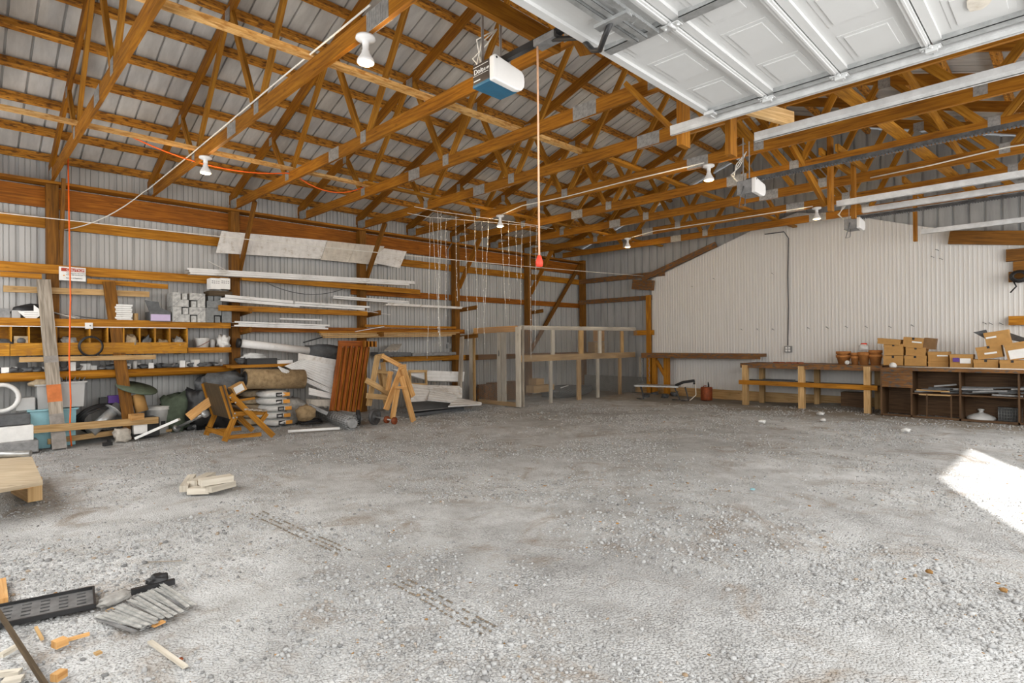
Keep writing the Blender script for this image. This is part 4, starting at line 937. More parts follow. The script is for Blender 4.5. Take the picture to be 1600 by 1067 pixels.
c = FLZ(55, 702); one('white_tube', MB().tube([(c.x-.1, c.y+.3, .18), (c.x+.08, c.y+.1, .03)], .03, 8), M['paper'], 'short white tube propped against the dark coil', 'tube')
# silver duct, black coil and purple box
t = thing('metal_duct', 'silver metal duct pipe with flanges lying aslant behind the boards', 'duct', FLZ(150, 685))
a = P3(141, 676, 11.55); b = P3(186, 634, 11.7); MB().cyl(a, b, .075, 18).build('duct_pipe', M['steel'], t)
d = (b-a).normalized(); MB().lathe([(.075, 0), (.13, .01), (.135, .02), (.075, .03)], b-d*.12, d).build('flange', M['steel'], t)
c = P3(165, 655, 11.75); m = MB()
for k in range(6):
    R = .30-.014*k; m.tube([c+Vector((R*1.2*math.cos(a_), -.02*k+.05*math.sin(a_*2), R*.72*math.sin(a_)+.02*random.random())) for a_ in [i*2*math.pi/30 for i in range(30)]], .014, 6, closed=True)
one('cable_coil', m, M['black'], 'big black cable coil standing behind the silver duct', 'cable')
c = P3(177, 625, 11.85); t = thing('purple_box', 'small purple box on top of the black coil', 'box', c-Vector((0, 0, .08)))
MB().box(c-Vector((.07, .05, .06)), c+Vector((.07, .05, .07))).build('box_body', M['purple'], t, bevel=.005); MB().box(c-Vector((.17, .04, .07)), c+Vector((-.075, .05, .05))).build('black_side', M['black'], t)
one('stacked_board', MB().board(P3(40, 672, 11.32), P3(247, 656, 11.40), .04, .095), M['tan'], 'long light board fixed across the foot of the leaning planks', 'board')
one('ground_board', MB().board(P3(75, 690, 11.40), P3(235, 668, 11.75), .04, .07), M['tan'], 'light board lying on the ground behind the plank feet', 'board')
one('ground_board', MB().board(FLZ(215, 680)+Vector((0, .05, .03)), FLZ(268, 668)+Vector((0, .05, .03)), .09, .04), M['tan'], 'short light board on the ground beside the white bucket', 'board')
c = FLZ(193, 690); one('concrete_lump', MB().lump((c.x, c.y+.05, .09), (.2, .2, .2), 31, .6, sub=3), M['clay'], 'dirty pale lump beside the foot of the dark plank', 'lump')
c = FLZ(168, 697); one('black_bracket', MB().rbox((c.x, c.y, .03), (.1, .06, .05), .3).rbox((c.x+.02, c.y, .06), (.03, .05, .06), .3), M['black'], 'little black bracket on the ground near the orange cord', 'bracket')
# tube with green seat on top
c = P3(217, 645, 11.62)
t = thing('round_stool', 'tilted oval green board on a cardboard tube behind the dark plank', 'stool', (c.x, 11.62, .3))
a = P3(222, 643, 11.62); b = P3(214, 616, 11.66); MB().cyl(a, b, .085, 18).build('cardboard_tube', M['card'], t)
d = (P3(216, 605, 11.62)-P3(218, 640, 11.6)).normalized(); MB().lathe([(0, -.015), (.26, -.015), (.27, 0), (.26, .015), (0, .015)], P3(214, 606, 11.62), (d+Vector((.25, -.35, 0))).normalized(), n=24).build('oval_seat', M['green'], t)
one('black_crate', MB().rbox((c.x+.05, 11.62, .15), (.36, .3, .28), .05), M['black'], 'black crate under the cardboard tube', 'crate', bevel=.01)
one('wood_offcut', MB().rbox(P3(213, 650, 11.40)+Vector((0, 0, -.01)), (.17, .1, .09), .2), M['orangew'], 'bright wood offcut above the long light board', 'offcut')
# white bucket
c = FLZ(250, 672); c.y += .12
t = thing('white_bucket', 'white plastic bucket with black lettering mark standing by the wall', 'bucket', (c.x, c.y, 0))
hb = P3(250, 634, c.y).z; r_ = .155
MB().lathe([(0, 0), (r_*.88, 0), (r_, hb*.86), (r_*1.06, hb*.87), (r_*1.06, hb*.9), (r_*1.0, hb*.91), (r_*1.06, hb*.97), (r_*1.06, hb), (r_*.3, hb+.003), (0, hb)], (c.x, c.y, 0), n=28).build('pail', M['bag'], t)
MB().box((c.x+.0, c.y-r_*.98, .13), (c.x+.06, c.y-r_*.9, .19)).build('black_mark', M['black'], t)
one('white_carton', MB().rbox(P3(218, 670, 11.45), (.17, .12, .13), .05), M['paper'], 'small white box at the foot of the bucket', 'box', bevel=.004)
# dark green blanket bundle, black sacks
c = FLZ(283, 662); one('blanket_bundle', MB().lump((c.x-.05, c.y+.12, .30), (.40, .28, .62), 41, .45, sub=3), M['green'], 'dark green blanket bundle slumped behind the bucket', 'blanket')
c = FLZ(305, 660); one('black_sack', MB().lump((c.x+.2, c.y+.05, .33), (.7, .42, .75), 42, .5, sub=3), M['black'], 'large black sack behind the wooden bench', 'sack')
one('grey_tarp', MB().lump(P3(352, 598, 11.5), (.6, .3, .35), 43, .6, sub=3), M['dgrey'], 'dark grey tarp bundle above the wooden bench', 'tarp')
one('black_sack', MB().lump((P3(300, 600, 11.7)).xy.to_3d()+Vector((.25, .1, .72)), (.35, .25, .3), 44, .5, sub=3), M['dgrey'], 'smaller dark bundle hanging under the round slab rail', 'sack')
# fallen metal profiles and the rod with a castor
one('metal_channel', MB().board(FLZ(212, 688)+Vector((0, 0, .03)), P3(280, 655, 10.95), .06, .035), M['paper'], 'long white metal channel lying aslant in front of the bucket', 'channel')
t = thing('jack_post', 'chrome jack post with end plates lying behind the bench', 'jack post', FLZ(272, 672))
a = FLZ(275, 670)+Vector((0, 0, .06)); b = P3(320, 647, 10.75); MB().cyl(a, b, .02, 10).build('tube', M['steel'], t)
d = (b-a).normalized(); MB().lathe([(0, 0), (.06, 0), (.06, .012), (0, .012)], a, d, 12).build('end_plate', M['steel'], t); MB().lathe([(0, 0), (.055, 0), (.055, .04), (.02, .05), (0, .05)], b, d, 12).build('end_cap', M['steel'], t)
for k in range(6):
    c = FLZ(300+k*9, 668-(k % 3)*7); one('metal_scrap', MB().lump((c.x, c.y+.05, .04), (.16, .1, .09), 50+k, .8, sub=2, freq=3), M['mgrey' if k % 2 else 'blackd'], 'piece of scrap metal on the ground behind the bench legs, %s from the left' % ORD[k], 'scrap', 'scrap metal behind the bench')
one('tan_rail', MB().board(P3(294, 652, 11.0), P3(330, 625, 10.95), .06, .12), M['orangew'], 'tan wooden rail leaning between the green blanket and the bench', 'board')

# folding wooden bench seen from its back
YB, YF = 10.12, 10.92
t = thing('folding_bench', 'folding orange wooden bench with a dark back panel, seen from behind', 'bench', (1.9, 10.4, 0))
def bar(parent, pa, pb, y, w_, h_, mat='truss2', name='frame_bar', zmin=True, dy=0):
    a_ = WL(pa[0], pa[1], YB); b_ = WL(pb[0], pb[1], YB); a_.y += y; b_.y += y
    if a_.z < .02: a_.z = .02
    if b_.z < .02: b_.z = .02
    return MB().board(a_, b_, h_, w_, (0, 1, 0)).build(name, M[mat], parent)
# board(w across 'side', h along up=(0,1,0)): w_ -> along y, h_ -> face width
for yo in (0, YF-YB):
    bar(t, (349, 603), (365, 654), yo+.05, .035, .075, name='back_stile')
    bar(t, (360, 617), (427, 687), yo, .035, .075, name='long_leg')
    bar(t, (369, 650), (352, 691), yo+.04, .035, .07, name='back_leg')
    bar(t, (356, 684), (410, 679), yo+.05, .03, .055, name='stretcher')
    bar(t, (366, 647), (419, 645), yo+.05, .03, .06, name='seat_rail')
    bar(t, (418, 646), (405, 664), yo+.03, .03, .06, name='short_strut')
    bar(t, (362, 628), (399, 622), yo+.03, .035, .03, name='arm_rest')
a = WL(350, 602, YB+.03); b = WL(366, 655, YB+.03); yv = Vector((0, .86, 0))
MB().prism([a-Vector((.03, 0, 0)), b-Vector((.03, 0, 0)), b-Vector((.03, 0, 0))+yv, a-Vector((.03, 0, 0))+yv], (1, 0, .3), .022).build('back_panel', M['dark'], t, bevel=.003)
for k in range(5):
    x = WL(384+k*7, 641+k*.4, YB).x; z = WL(384+k*7, 640.5+k*.6, YB).z
    MB().box((x-.03, YB-.02, z), (x+.035, YF+.03, z+.022)).build('seat_slat', M['grey'], t)
for k, (px, py) in enumerate(((360, 621), (368, 629), (367, 646), (370, 652), (365, 653))):
    q = WL(px, py, YB-.035); MB().lathe([(0, 0), (.012, 0), (.012, .006), (0, .006)], q, (0, -1, 0), 8).build('bolt', M['steel'], t)
MB().board((a.x, YB, .12), (a.x, YF, .12), .03, .06).build('cross_rail', M['truss2'], t)
q = WL(371, 607, 10.6); t2 = thing('labelled_carton', 'small tilted cardboard box with a white label on the bench back', 'box', q-Vector((0, 0, .07)))
MB().rbox(q, (.20, .12, .13), .1, (0, -.45)).build('carton', M['card'], t2); MB().rbox(q+Vector((.0, -.064, .0)), (.14, .004, .10), .1, (0, -.45)).build('label', M['paper'], t2)

# stack of bagged cement
c = FLZ(436, 666); 
for k in range(5):
    hk_ = .117; z = .004+k*hk_; dx = [.02, -.01, .01, -.02, -.02][k]
    t = thing('cement_bag', 'white bag with black and orange print in the bag stack, %s from the ground' % ORD[k], 'bag', (c.x+dx, c.y+.25, z), 'printed white bags')
    m = MB().lump((c.x+dx, c.y+.25, z+hk_/2), (.44, .62, hk_+.012), 60+k, .10, sub=3); m.build('bag_body', M['bag'], t)
    w0 = c.y+.25-.31
    MB().rbox((c.x+dx+.0, w0-.0, z+hk_/2), (.10, .008, .07)).build('black_print', M['ink'], t); MB().rbox((c.x+dx+.125, w0+.004, z+hk_/2), (.11, .008, .06)).build('orange_print', M['orangebag'], t)
    m = MB(); [m.box((c.x+dx-.035, w0-.007, z+hk_/2-.012+q*.016), (c.x+dx+.035, w0-.004, z+hk_/2-.006+q*.016)) for q in range(2)]; m.build('white_print_lines', M['paper'], t)
for k in range(5):
    one('tan_bag', MB().lump((c.x-.18, c.y+.62, .06+k*.118), (.5, .5, .13), 70+k, .15, sub=2), M['tancloth'], 'tan bag behind the printed white bags, %s from the ground' % ORD[k], 'bag', 'tan bags behind the white bags')
# big felt roll and the white tube above
a = P3(383, 592, 11.35); b = P3(474, 592, 11.30)
t = thing('felt_roll', 'fat brown felt roll lying above the printed white bags', 'roll', (a+b)/2-Vector((0, 0, .18)))
MB().cyl(a, b, .165, 28).build('felt', M['carpet'], t); MB().lathe([(0, 0), (.13, 0), (.13, .006), (0, .006)], a-(b-a).normalized()*.004, (a-b)).build('hollow_shade_disc', M['black'], t)  # flat black disc stands in for the shade inside the roll end
a = P3(374, 536, 11.6); b = P3(482, 548, 11.6)
t = thing('white_pipe', 'long white pipe with a black end cap sloping beneath the lowest siding bundle', 'pipe', (a+b)/2-Vector((0, 0, .07)))
MB().cyl(a, b, .068, 20).build('pipe', M['white'], t); MB().lathe([(0, -.012), (.08, -.012), (.08, .03), (0, .03)], a, (a-b)).build('end_cap', M['black'], t)
a = P3(474, 535, 11.55); t = one('black_rod', MB().tube([a, P3(503, 527, 11.6), P3(506, 526, 11.6)], .012, 6), M['black'], 'thin black rod sticking out under the golden trim boards', 'rod')
# junk on the low shelf above the roll
for k, (px, py, sx, sz_, mt, lb) in enumerate(((408, 560, .50, .10, 'black', 'low black case above the felt roll'), (443, 564, .28, .06, 'white', 'white flat box above the felt roll'), (400, 550, .35, .10, 'bag', 'crumpled white plastic above the felt roll'), (385, 560, .2, .12, 'dgrey', 'dark bundle left of the low black case'), (425, 552, .4, .07, 'blackd', 'dark scrap behind the white flat box'))):
    q = P3(px, py, 11.6+.08*(k > 1)); m = MB()
    if k < 2: m.rbox((q.x, q.y, 1.03+sz_/2), (sx, .12, sz_), 0)
    else: m.lump((q.x, q.y+.15, 1.03+sz_/2+(.08 if k == 2 else 0)), (sx, .16, sz_), 80+k, .7, sub=3, freq=3)
    one(['black_case', 'flat_box', 'plastic_wrap', 'dark_bundle', 'dark_scrap'][k], m, M[mt], lb, ['case', 'box', 'plastic', 'bundle', 'scrap'][k])
one('dark_tarp', MB().lump(P3(505, 551, 11.75), (.75, .2, .3), 90, .3, sub=3), M['dgrey'], 'dark tarp behind the red-brown slatted panel', 'tarp')
one('grey_sheet', MB().board(P3(585, 553, 11.7), P3(636, 553, 11.7), .3, .075), M['dgrey'], 'dark grey folded sheet lying right of the slatted panel', 'sheet')
one('grey_sheet', MB().board(P3(638, 554, 11.75), P3(706, 552, 11.75), .3, .06), M['mgrey'], 'mid grey folded sheet lying left of the conduit box', 'sheet')
one('grey_sheet', MB().prism([P3(600, 548, 11.6), P3(622, 548, 11.6), P3(628, 538, 11.85), P3(612, 538, 11.85)], (0, 0, 1), .01), M['clay'], 'small beige sheet on the dark grey folded one', 'sheet')
# white ribbed sheets leaning left of the slatted panel
def leaf(pts, th, mat, name, label, cat, group=None, ribs=0, ys=None):
    q = [WL(p_[0], p_[1], p_[2]) for p_ in pts]; nrm = (q[1]-q[0]).cross(q[3]-q[0]).normalized()
    if nrm.y > 0: nrm = -nrm
    t_ = thing(name, label, cat, (sum((v_ for v_ in q), Vector())/4).xy.to_3d()+Vector((0, 0, min(v_.z for v_ in q))), group)
    MB().prism(q, nrm, th).build('sheet', M[mat], t_)
    if ribs:
        m_ = MB()
        for k in range(1, ribs): m_.board(q[0].lerp(q[3], k/ribs)+nrm*(th+.003), q[1].lerp(q[2], k/ribs)+nrm*(th+.003), .012, .008, nrm)
        m_.build('ribs', M[mat], t_)
    return t_
leaf([(466, 552, 11.45), (524, 562, 11.45), (522, 600, 11.4), (465, 568, 11.4)], .012, 'whitep', 'metal_sheet', 'beige edged sheet at the back of the white leaning sheets', 'sheet', 'leaning white sheets')
leaf([(474, 561, 11.36), (522, 571, 11.36), (518, 608, 11.3), (444, 572, 11.3)], .012, 'white', 'metal_sheet', 'large ribbed white sheet leaning left of the slatted panel', 'sheet', 'leaning white sheets', 8)
leaf([(434, 573, 11.25), (518, 609, 11.22), (517, 615, 11.2), (440, 581, 11.2)], .02, 'white', 'metal_sheet', 'long narrow white sheet edge crossing in front of the felt roll', 'sheet', 'leaning white sheets', 3)
leaf([(482, 606, 11.15), (518, 616, 11.15), (516, 623, 11.1), (482, 617, 11.1)], .02, 'white', 'metal_sheet', 'short white sheet beneath the other leaning white sheets', 'sheet', 'leaning white sheets', 2)
one('grey_carton', MB().rbox(P3(500, 629, 11.2), (.42, .2, .12), .0, (0, .08)), M['clay'], 'grubby grey box under the leaning white sheets', 'box', bevel=.005)
one('clear_bag', MB().lump(FLZ(470, 664)+Vector((0, .35, .22)), (.42, .35, .46), 93, .4, sub=3), M['cloth'], 'cloudy grey plastic bag right of the printed bags', 'bag')
one('tan_bundle', MB().lump(P3(478, 645, 10.9), (.3, .25, .26), 94, .3, sub=3), M['carpet'], 'brown bundle inside the heap right of the printed bags', 'bundle')
# cable coil and steel bar near the white pipe on the ground
c = FLZ(490, 664); m = MB()
for k in range(3): m.tube([(c.x+(.2-.02*k)*math.cos(a_), c.y+.1+(.16-.02*k)*math.sin(a_), .03+.025*k) for a_ in [i*2*math.pi/24 for i in range(24)]], .012, 6, closed=True)
one('cable_coil', m, M['black'], 'flat black and white cable coil behind the thin white pipe', 'cable')
one('thin_white_pipe', MB().tube([FLZ(450, 677)+Vector((0, 0, .03)), FLZ(531, 672)+Vector((0, 0, .03))], .022, 10), M['paper'], 'thin white pipe lying on the gravel in front of the bags', 'pipe')
one('grey_bar', MB().board(P3(483, 633, 10.9), P3(512, 646, 10.7), .04, .06), M['mgrey'], 'grey metal bar poking out above the wire roll', 'bar')
# wire mesh rolls
for k, (pa, pb, r_, lb) in enumerate((((500, 641), (551, 660), .105, 'roll of grey wire fencing lying in front of the slatted panel'), ((540, 648), (570, 654), .10, 'shorter grey wire roll between the slatted panel and the wheel'))):
    a = FLZ(pa[0], pa[1]+12); b = FLZ(pb[0], pb[1]+12); a.y += .0; b.y += .0; a.z = b.z = r_
    if k: a.y += .25; b.y += .25
    t = thing('wire_roll', lb, 'wire roll', (a+b)/2*1.0-Vector((0, 0, r_)), 'grey wire rolls')
    MB().cyl(a, b, r_*.72, 16).build('roll_core', M['mgrey'], t)
    m = MB(); d = b-a; L_ = d.length; u_ = d.orthogonal().normalized(); v_ = d.normalized().cross(u_)
    for j in range(14): m.tube([a+d*(j+.5)/14+(u_*math.cos(q)+v_*math.sin(q))*r_*.96 for q in [i*2*math.pi/16 for i in range(16)]], .004, 4, closed=True)
    for j in range(18): q = j*2*math.pi/18; m.tube([a+(u_*math.cos(q)+v_*math.sin(q))*r_*.96, b+(u_*math.cos(q)+v_*math.sin(q))*r_*.96], .004, 4)
    m.build('wire_net', M['steel'], t)
# slatted red-brown panels
t = thing('slatted_panel', 'upright red-brown slatted wooden crib side leaning in the heap', 'slatted panel', (FLZ(535, 655).x, 11.0, 0))
MB().board(P3(529, 537, 11.25), P3(575, 537, 11.22), .05, .11).build('top_rail', M['red'], t)
for k in range(4): MB().board(P3(568+k*5.5, 537.5, 11.17-.03*k), P3(571+k*5.5, 537.5, 11.0-.03*k), .03, .105).build('rail_end', M['truss'], t)
for k in range(6):
    tx = 530+k*8.2; bx = 518+k*8.0
    MB().board(P3(tx+2, 541, 11.22), P3(bx, 642+k*.3, 10.92), .045, .085 if k < 3 else .06, (0, 1, 0)).build('slat', M['red'], t)
    MB().board(P3(tx+6, 543, 11.20), P3(bx+4.5, 642+k*.3, 10.90), .012, .03, (0, 1, 0)).build('slat_edge', M['truss2'], t)
# wheel and axle
c = FLZ(588, 664); c.y += .05; t = thing('barbell_wheel', 'black weight disc on a chrome axle lying under the sawhorses', 'weight', (c.x, c.y, 0))
ax_ = Vector((.30, -.95, 0)); MB().lathe([(0, -.03), (.125, -.03), (.135, -.02), (.135, .02), (.125, .03), (.105, .028), (.1, .012), (.04, .012), (.04, .03), (0, .03)], (c.x, c.y, .135), ax_, 28).build('disc', M['blackd'], t)
MB().cyl((c.x, c.y, .135), Vector((c.x, c.y, .09))+ax_*.42, .014, 10).build('axle', M['steel'], t)
for k, f in enumerate((.26, .42)): MB().lathe([(0, -.02), (.06, -.02), (.06, .02), (0, .02)], Vector((c.x, c.y, .115-.06*f))+ax_*f, ax_, 18).build('small_disc', M['rust'], t)
one('wheel_rim', MB().lathe([(.07, -.03), (.12, -.03), (.13, 0), (.12, .03), (.07, .03), (.07, -.03)], (c.x-.22, c.y+.15, .13), (.9, -.4, 0), 24), M['black'], 'second black wheel rim behind the weight disc', 'wheel')
# sawhorses of pale lumber
YH = 10.2
def horse(label, bars, y0, mat='tan'):
    q0 = WL(600, 640, y0); t_ = thing('sawhorse', label, 'sawhorse', (q0.x, y0+.1, 0), 'pale sawhorses')
    for (x1, y1, x2, y2, w_, dy, nm) in bars:
        a_ = WL(x1, y1, y0+dy); b_ = WL(x2, y2, y0+dy+(.10 if nm == 'leg' else .0))
        if min(a_.z, b_.z) < .01:
            if b_.z < a_.z: b_.z = .005
            else: a_.z = .005
        MB().board(a_, b_, .04, w_, (b_-a_).cross(Vector((0, 1, 0)))).build(nm, M[mat], t_)
horse('pale sawhorse tipped in the heap, the rear left one', [(590, 556, 576, 634, .09, .15, 'leg'), (598, 566, 606, 640, .08, .35, 'leg'), (588, 558, 600, 556, .09, .2, 'top_bar'), (586, 580, 614, 583, .05, .2, 'cross_bar'), (592, 578, 604, 636, .07, .45, 'leg'), (573, 618, 604, 621, .09, .05, 'cross_bar'), (572, 594, 609, 615, .09, .0, 'cross_bar')], YH)
horse('pale sawhorse standing open at the front of the heap', [(628, 574, 603, 640, .09, .0, 'leg'), (630, 576, 645, 619, .09, -.08, 'leg'), (627, 588, 646, 658, .09, -.12, 'leg'), (621, 608, 613, 655, .08, -.12, 'leg'), (597, 556, 628, 573, .07, .02, 'top_bar'), (624, 574, 634, 573, .09, -.02, 'top_bar'), (619, 605, 635, 606, .04, -.15, 'cross_bar'), (610, 580, 606, 610, .07, .12, 'cross_bar')], YH-.28, 'orangew')
# window frame and pile of white sheets to the right
t = thing('window_sash', 'small tan wooden window frame leaning behind the sawhorses', 'window frame', (P3(655, 600, 11.3).x, 11.3, .4))
for a_, b_ in (((638, 580), (667, 580)), ((640, 600), (667, 601)), ((665, 580), (666, 601)), ((640, 580), (641, 600))): MB().board(P3(*a_, 11.3), P3(*b_, 11.3), .03, .05, (0, 1, 0) if a_[0] == b_[0]-1 else (0, 0, 1)).build('sash_bar', M['tan'], t)
leaf([(610, 578, 11.5), (724, 582, 11.45), (722, 597, 11.4), (668, 596, 11.4)], .05, 'white', 'metal_sheet', 'thick white trim sheet at the top of the right-hand pile', 'sheet', 'pile of white sheets', 3)
leaf([(640, 602, 11.3), (722, 604, 11.2), (722, 622, 10.9), (640, 620, 10.8)], .015, 'whitep', 'metal_sheet', 'greyish sheet in the middle of the right-hand pile', 'sheet', 'pile of white sheets', 5)
leaf([(640, 600, 11.0), (676, 604, 11.0), (674, 626, 10.55), (642, 628, 10.5)], .015, 'white', 'metal_sheet', 'white ribbed sheet just right of the sawhorses', 'sheet', 'pile of white sheets', 6)
leaf([(672, 608, 10.9), (714, 618, 10.9), (712, 630, 10.5), (668, 626, 10.4)], .015, 'white', 'metal_sheet', 'white ribbed sheet bulging at the middle of the pile', 'sheet', 'pile of white sheets', 5)
a1, a2, a3, a4 = FLZ(640, 652), FLZ(730, 640), FLZ(705, 630), FLZ(640, 628)
t = thing('metal_sheet', 'grey sheet lying lowest on the ground beside the sawhorses', 'sheet', (a1+a3)/2, 'pile of white sheets'); MB().prism([a1+Vector((0, 0, .10)), a2+Vector((0, 0, .06)), a3+Vector((0, 0, .16)), a4+Vector((0, 0, .18))], (0, 0, 1), .015).build('sheet', M['mgrey'], t); MB().prism([a1+Vector((.05, .05, 0)), a2+Vector((-.05, .05, 0)), a3, a4], (0, 0, 1), .05).build('sheet_under', M['dgrey'], t)
leaf([(712, 622, 10.9), (752, 630, 10.6), (752, 633, 10.3), (700, 636, 10.1)], .02, 'white', 'metal_sheet', 'white sheet corner reaching towards the netting enclosure', 'sheet', 'pile of white sheets', 4)
one('vertical_board', MB().board(FLZ(722, 636)+Vector((0, .1, 0)), P3(722, 526, FLZ(722, 636).y+.3), .04, .10, (0, 1, 0)), M['grey'], 'grey upright board left of the netting enclosure', 'board')

# ------------------------------------------------------------------ netting enclosure in the corner
EX, EY = 7.53, 10.12; EH = 1.70
t = thing('netting_enclosure', 'corner enclosure of pale two-by-fours covered in wire netting', 'enclosure', (9.8, 10.2, 0))
def eb(a, b, w_, h_, mat, up=(0, 0, 1), nm='rail'): return MB().board(a, b, w_, h_, up).build(nm, M[mat], t)
def elong(px, py):      # on the long side (plane y ~ 10.12 .. 10.3)
    return WL(px, py, EY)
eb((EX, EY, EH-.02), (12.0, EY+.05, EH+.0), .04, .09, 'scrapw')
eb((EX, EY, 1.02), (11.95, EY+.05, 1.02), .04, .14, 'tan')
for (px, w_, mt) in ((862.5, .10, 'scrapw'), (906.5, .16, 'tan'), (936, .10, 'scrapw'), (970.5, .12, 'tan'), (1003.5, .10, 'scrapw')):
    x = WL(px, 540, EY).x; eb((x, EY-.02, 1.09), (x, EY-.02, EH-.06), .04, w_, mt, (1, 0, 0), 'stud')
    x = WL(px-2, 600, EY).x; eb((x, EY-.0, .0), (x, EY-.0, .95), .04, w_*.85, mt, (1, 0, 0), 'stud')
eb((EX+.05, EY, 0), (EX+.05, EY, EH+.02), .045, .09, 'grey', (0, 1, 0), 'corner_post'); eb((EX-.02, EY+.04, 0), (EX-.02, EY+.04, EH), .045, .12, 'scrapw', (0, 1, 0), 'corner_post')
eb((EX, EY+.08, 1.66), (EX, 11.6, 1.64), .04, .13, 'orangew')
def eshort(px): # y on the plane x = EX
    return GB(px, 560, EX).y
for (px, w_, mt) in ((736, .09, 'scrapw'), (741, .05, 'tan'), (780, .10, 'scrapw'), (787.5, .11, 'scrapw')):
    y = eshort(px); eb((EX, y, 0.02), (EX, y, 1.60), .04, w_, mt, (0, 1, 0), 'stud')
eb((EX, 11.45, .04), (EX, EY+.1, .04), .05, .09, 'tan')
m = MB(); m.prism([(EX+.02, EY-.035, 0), (11.95, EY-.035, 0), (11.95, EY-.035, EH), (EX+.02, EY-.035, EH)], (0, 1, 0), .001); m.build('netting', M['netting'], t)
m = MB(); m.prism([(EX-.035, EY, 0), (EX-.035, 11.42, 0), (EX-.035, 11.42, EH), (EX-.035, EY, EH)], (1, 0, 0), .001); m.build('netting', M['netting'], t)
a = GB(779, 552, EX-.04); MB().tube([a+Vector((0, 0, .06)), a+Vector((-.02, -.03, .0)), a+Vector((0, 0, -.06))], .008, 6).build('latch_hook', M['dgrey'], t)
# things inside
for k, (px0, px1, p0, p1, y, mt, lb) in enumerate(((938, 960, 515, 533, 11.3, 'orangew', 'upper pale wooden box inside the enclosure'), (930, 962, 534, 552, 11.3, 'tan', 'lower pale wooden box inside the enclosure'), (838, 850, 592, 603, 10.9, 'tan', 'tan box on the ground inside the enclosure'), (834, 866, 603, 611, 10.75, 'tan', 'flat tan board under the tan box inside the enclosure'))):
    a = WL(px0, p0, y); b = WL(px1, p1, y); o = one('wooden_box', MB().box((a.x, y, b.z), (b.x, y+.25, a.z)), M[mt], lb, 'box')
one('inner_bench', MB().board((8.6, 11.6, 1.06), (11.9, 11.6, 1.06), .4, .05), M['post'], 'dark bench board along the wall inside the enclosure', 'shelf')
for k in range(4):
    px = 745+k*14; q = FL(px, 612-2*k, 0); one('log_stump', MB().box((q.x-.16, 11.35, 0), (q.x+.14, 11.62, .40+.03*(k % 2))), M['benchtop'], 'brown board piece behind the netting door, %s from the left' % ORD[k], 'board', 'brown boards behind the netting door')
one('feed_trough', MB().lump((10.0, 10.9, .14), (1.7, .6, .3), 99, .4, sub=3), M['dgrey'], 'dark heap on the ground inside the enclosure', 'heap')
one('thin_rod', MB().tube([P3(876, 606, 10.7), P3(888, 602, 10.7)], .012, 6), M['paper'], 'short white rod on the dark heap inside the enclosure', 'rod')

# ------------------------------------------------------------------ far wall benches
t = thing('long_bench', 'long brown workbench joined to the left part of the white lining', 'workbench', (11.85, 8.2, 0))
za = GB(1100, 552, 11.75).z; 
MB().box((11.60, 6.75, za-.07), (12.02, 9.65, za)).build('bench_top', M['benchtop'], t)
MB().box((11.56, 6.72, za-.12), (11.60, 9.72, za+.003)).build('front_board', M['benchtop'], t)
for (px, w_) in ((1015, .1), (1023, .11), (1042, .13)):
    y = GB(px, 580, 11.75).y; MB().box((11.7, y-w_/2, 0), (11.8, y+w_/2, za-.07)).build('leg', M['girt'], t)
a = GB(1026, 564, 11.75); b = GB(1040, 588, 11.75); MB().board(a, b, .04, .09).build('brace', M['girt'], t)
XB2 = 11.10; t = thing('work_bench', 'lower open workbench with pale legs in the middle of the end wall', 'workbench', (11.5, 5.6, 0))
z1 = GB(1300, 570, XB2).z; yl, yr = GB(1158, 575, XB2).y, GB(1376, 575, XB2).y
MB().box((XB2+.04, yr-.0, z1-.04), (12.0, yl, z1)).build('bench_top', M['benchtop'], t); MB().box((XB2, yr-.02, z1-.10), (XB2+.04, yl+.02, z1+.003)).build('front_board', M['benchtop'], t)
z2 = GB(1270, 602, XB2).z
MB().box((XB2-.06, GB(1372, 600, XB2).y, z2-.04), (XB2-.02, GB(1156, 600, XB2).y, z2+.05)).build('lower_rail', M['girt'], t); MB().box((XB2, yr, z2-.02), (11.95, yl, z2+.01)).build('lower_shelf', M['cabinet'], t)
for px in (1164, 1252, 1355):
    y = GB(px, 600, XB2).y; MB().box((XB2-.02, y-.055, -.02), (XB2+.08, y+.055, z1-.02 if px == 1355 else z1-.04)).build('leg', M['pine'] if px != 1164 else M['tan'], t)
for px in (1191, 1277, 1372):
    y = GB(px, 600, 11.75).y; MB().box((11.7, y-.05, -.02), (11.8, y+.05, z1-.04)).build('leg', M['tan'], t)
for k, (pa, pb, r_) in enumerate((((1178, 600), (1245, 600), .02), ((1172, 597), (1262, 596), .015), ((1190, 602), (1240, 603), .025))):
    a = GB(*pa, 11.5); b = GB(*pb, 11.5); a.z = b.z = z2+.035+k*.004; a.x = b.x = 11.35+.12*k
    one('dark_bar', MB().tube([a, b], r_, 6), M['dgrey'], 'dark bar on the lower bench shelf, %s from the front' % ORD[k], 'bar', 'dark bars on the lower shelf')
for k, px in enumerate((1213, 1222, 1232, 1240, 1250)):
    q = GB(px, 560, 11.5); one('orange_tool', MB().rbox((11.5, q.y, z1+.013), (.09, .10, .026), .2*k), M['rust'], 'small rusty orange tool on the lower bench top, %s from the left' % ORD[k], 'tool', 'rusty tools on the bench')
q = GB(1330, 628, 11.8); one('brown_box', MB().box((11.65, GB(1352, 628, 11.7).y, 0), (11.9, GB(1315, 628, 11.7).y, .32)), M['cabinet'], 'brown board box on the ground under the right end of the bench', 'box')
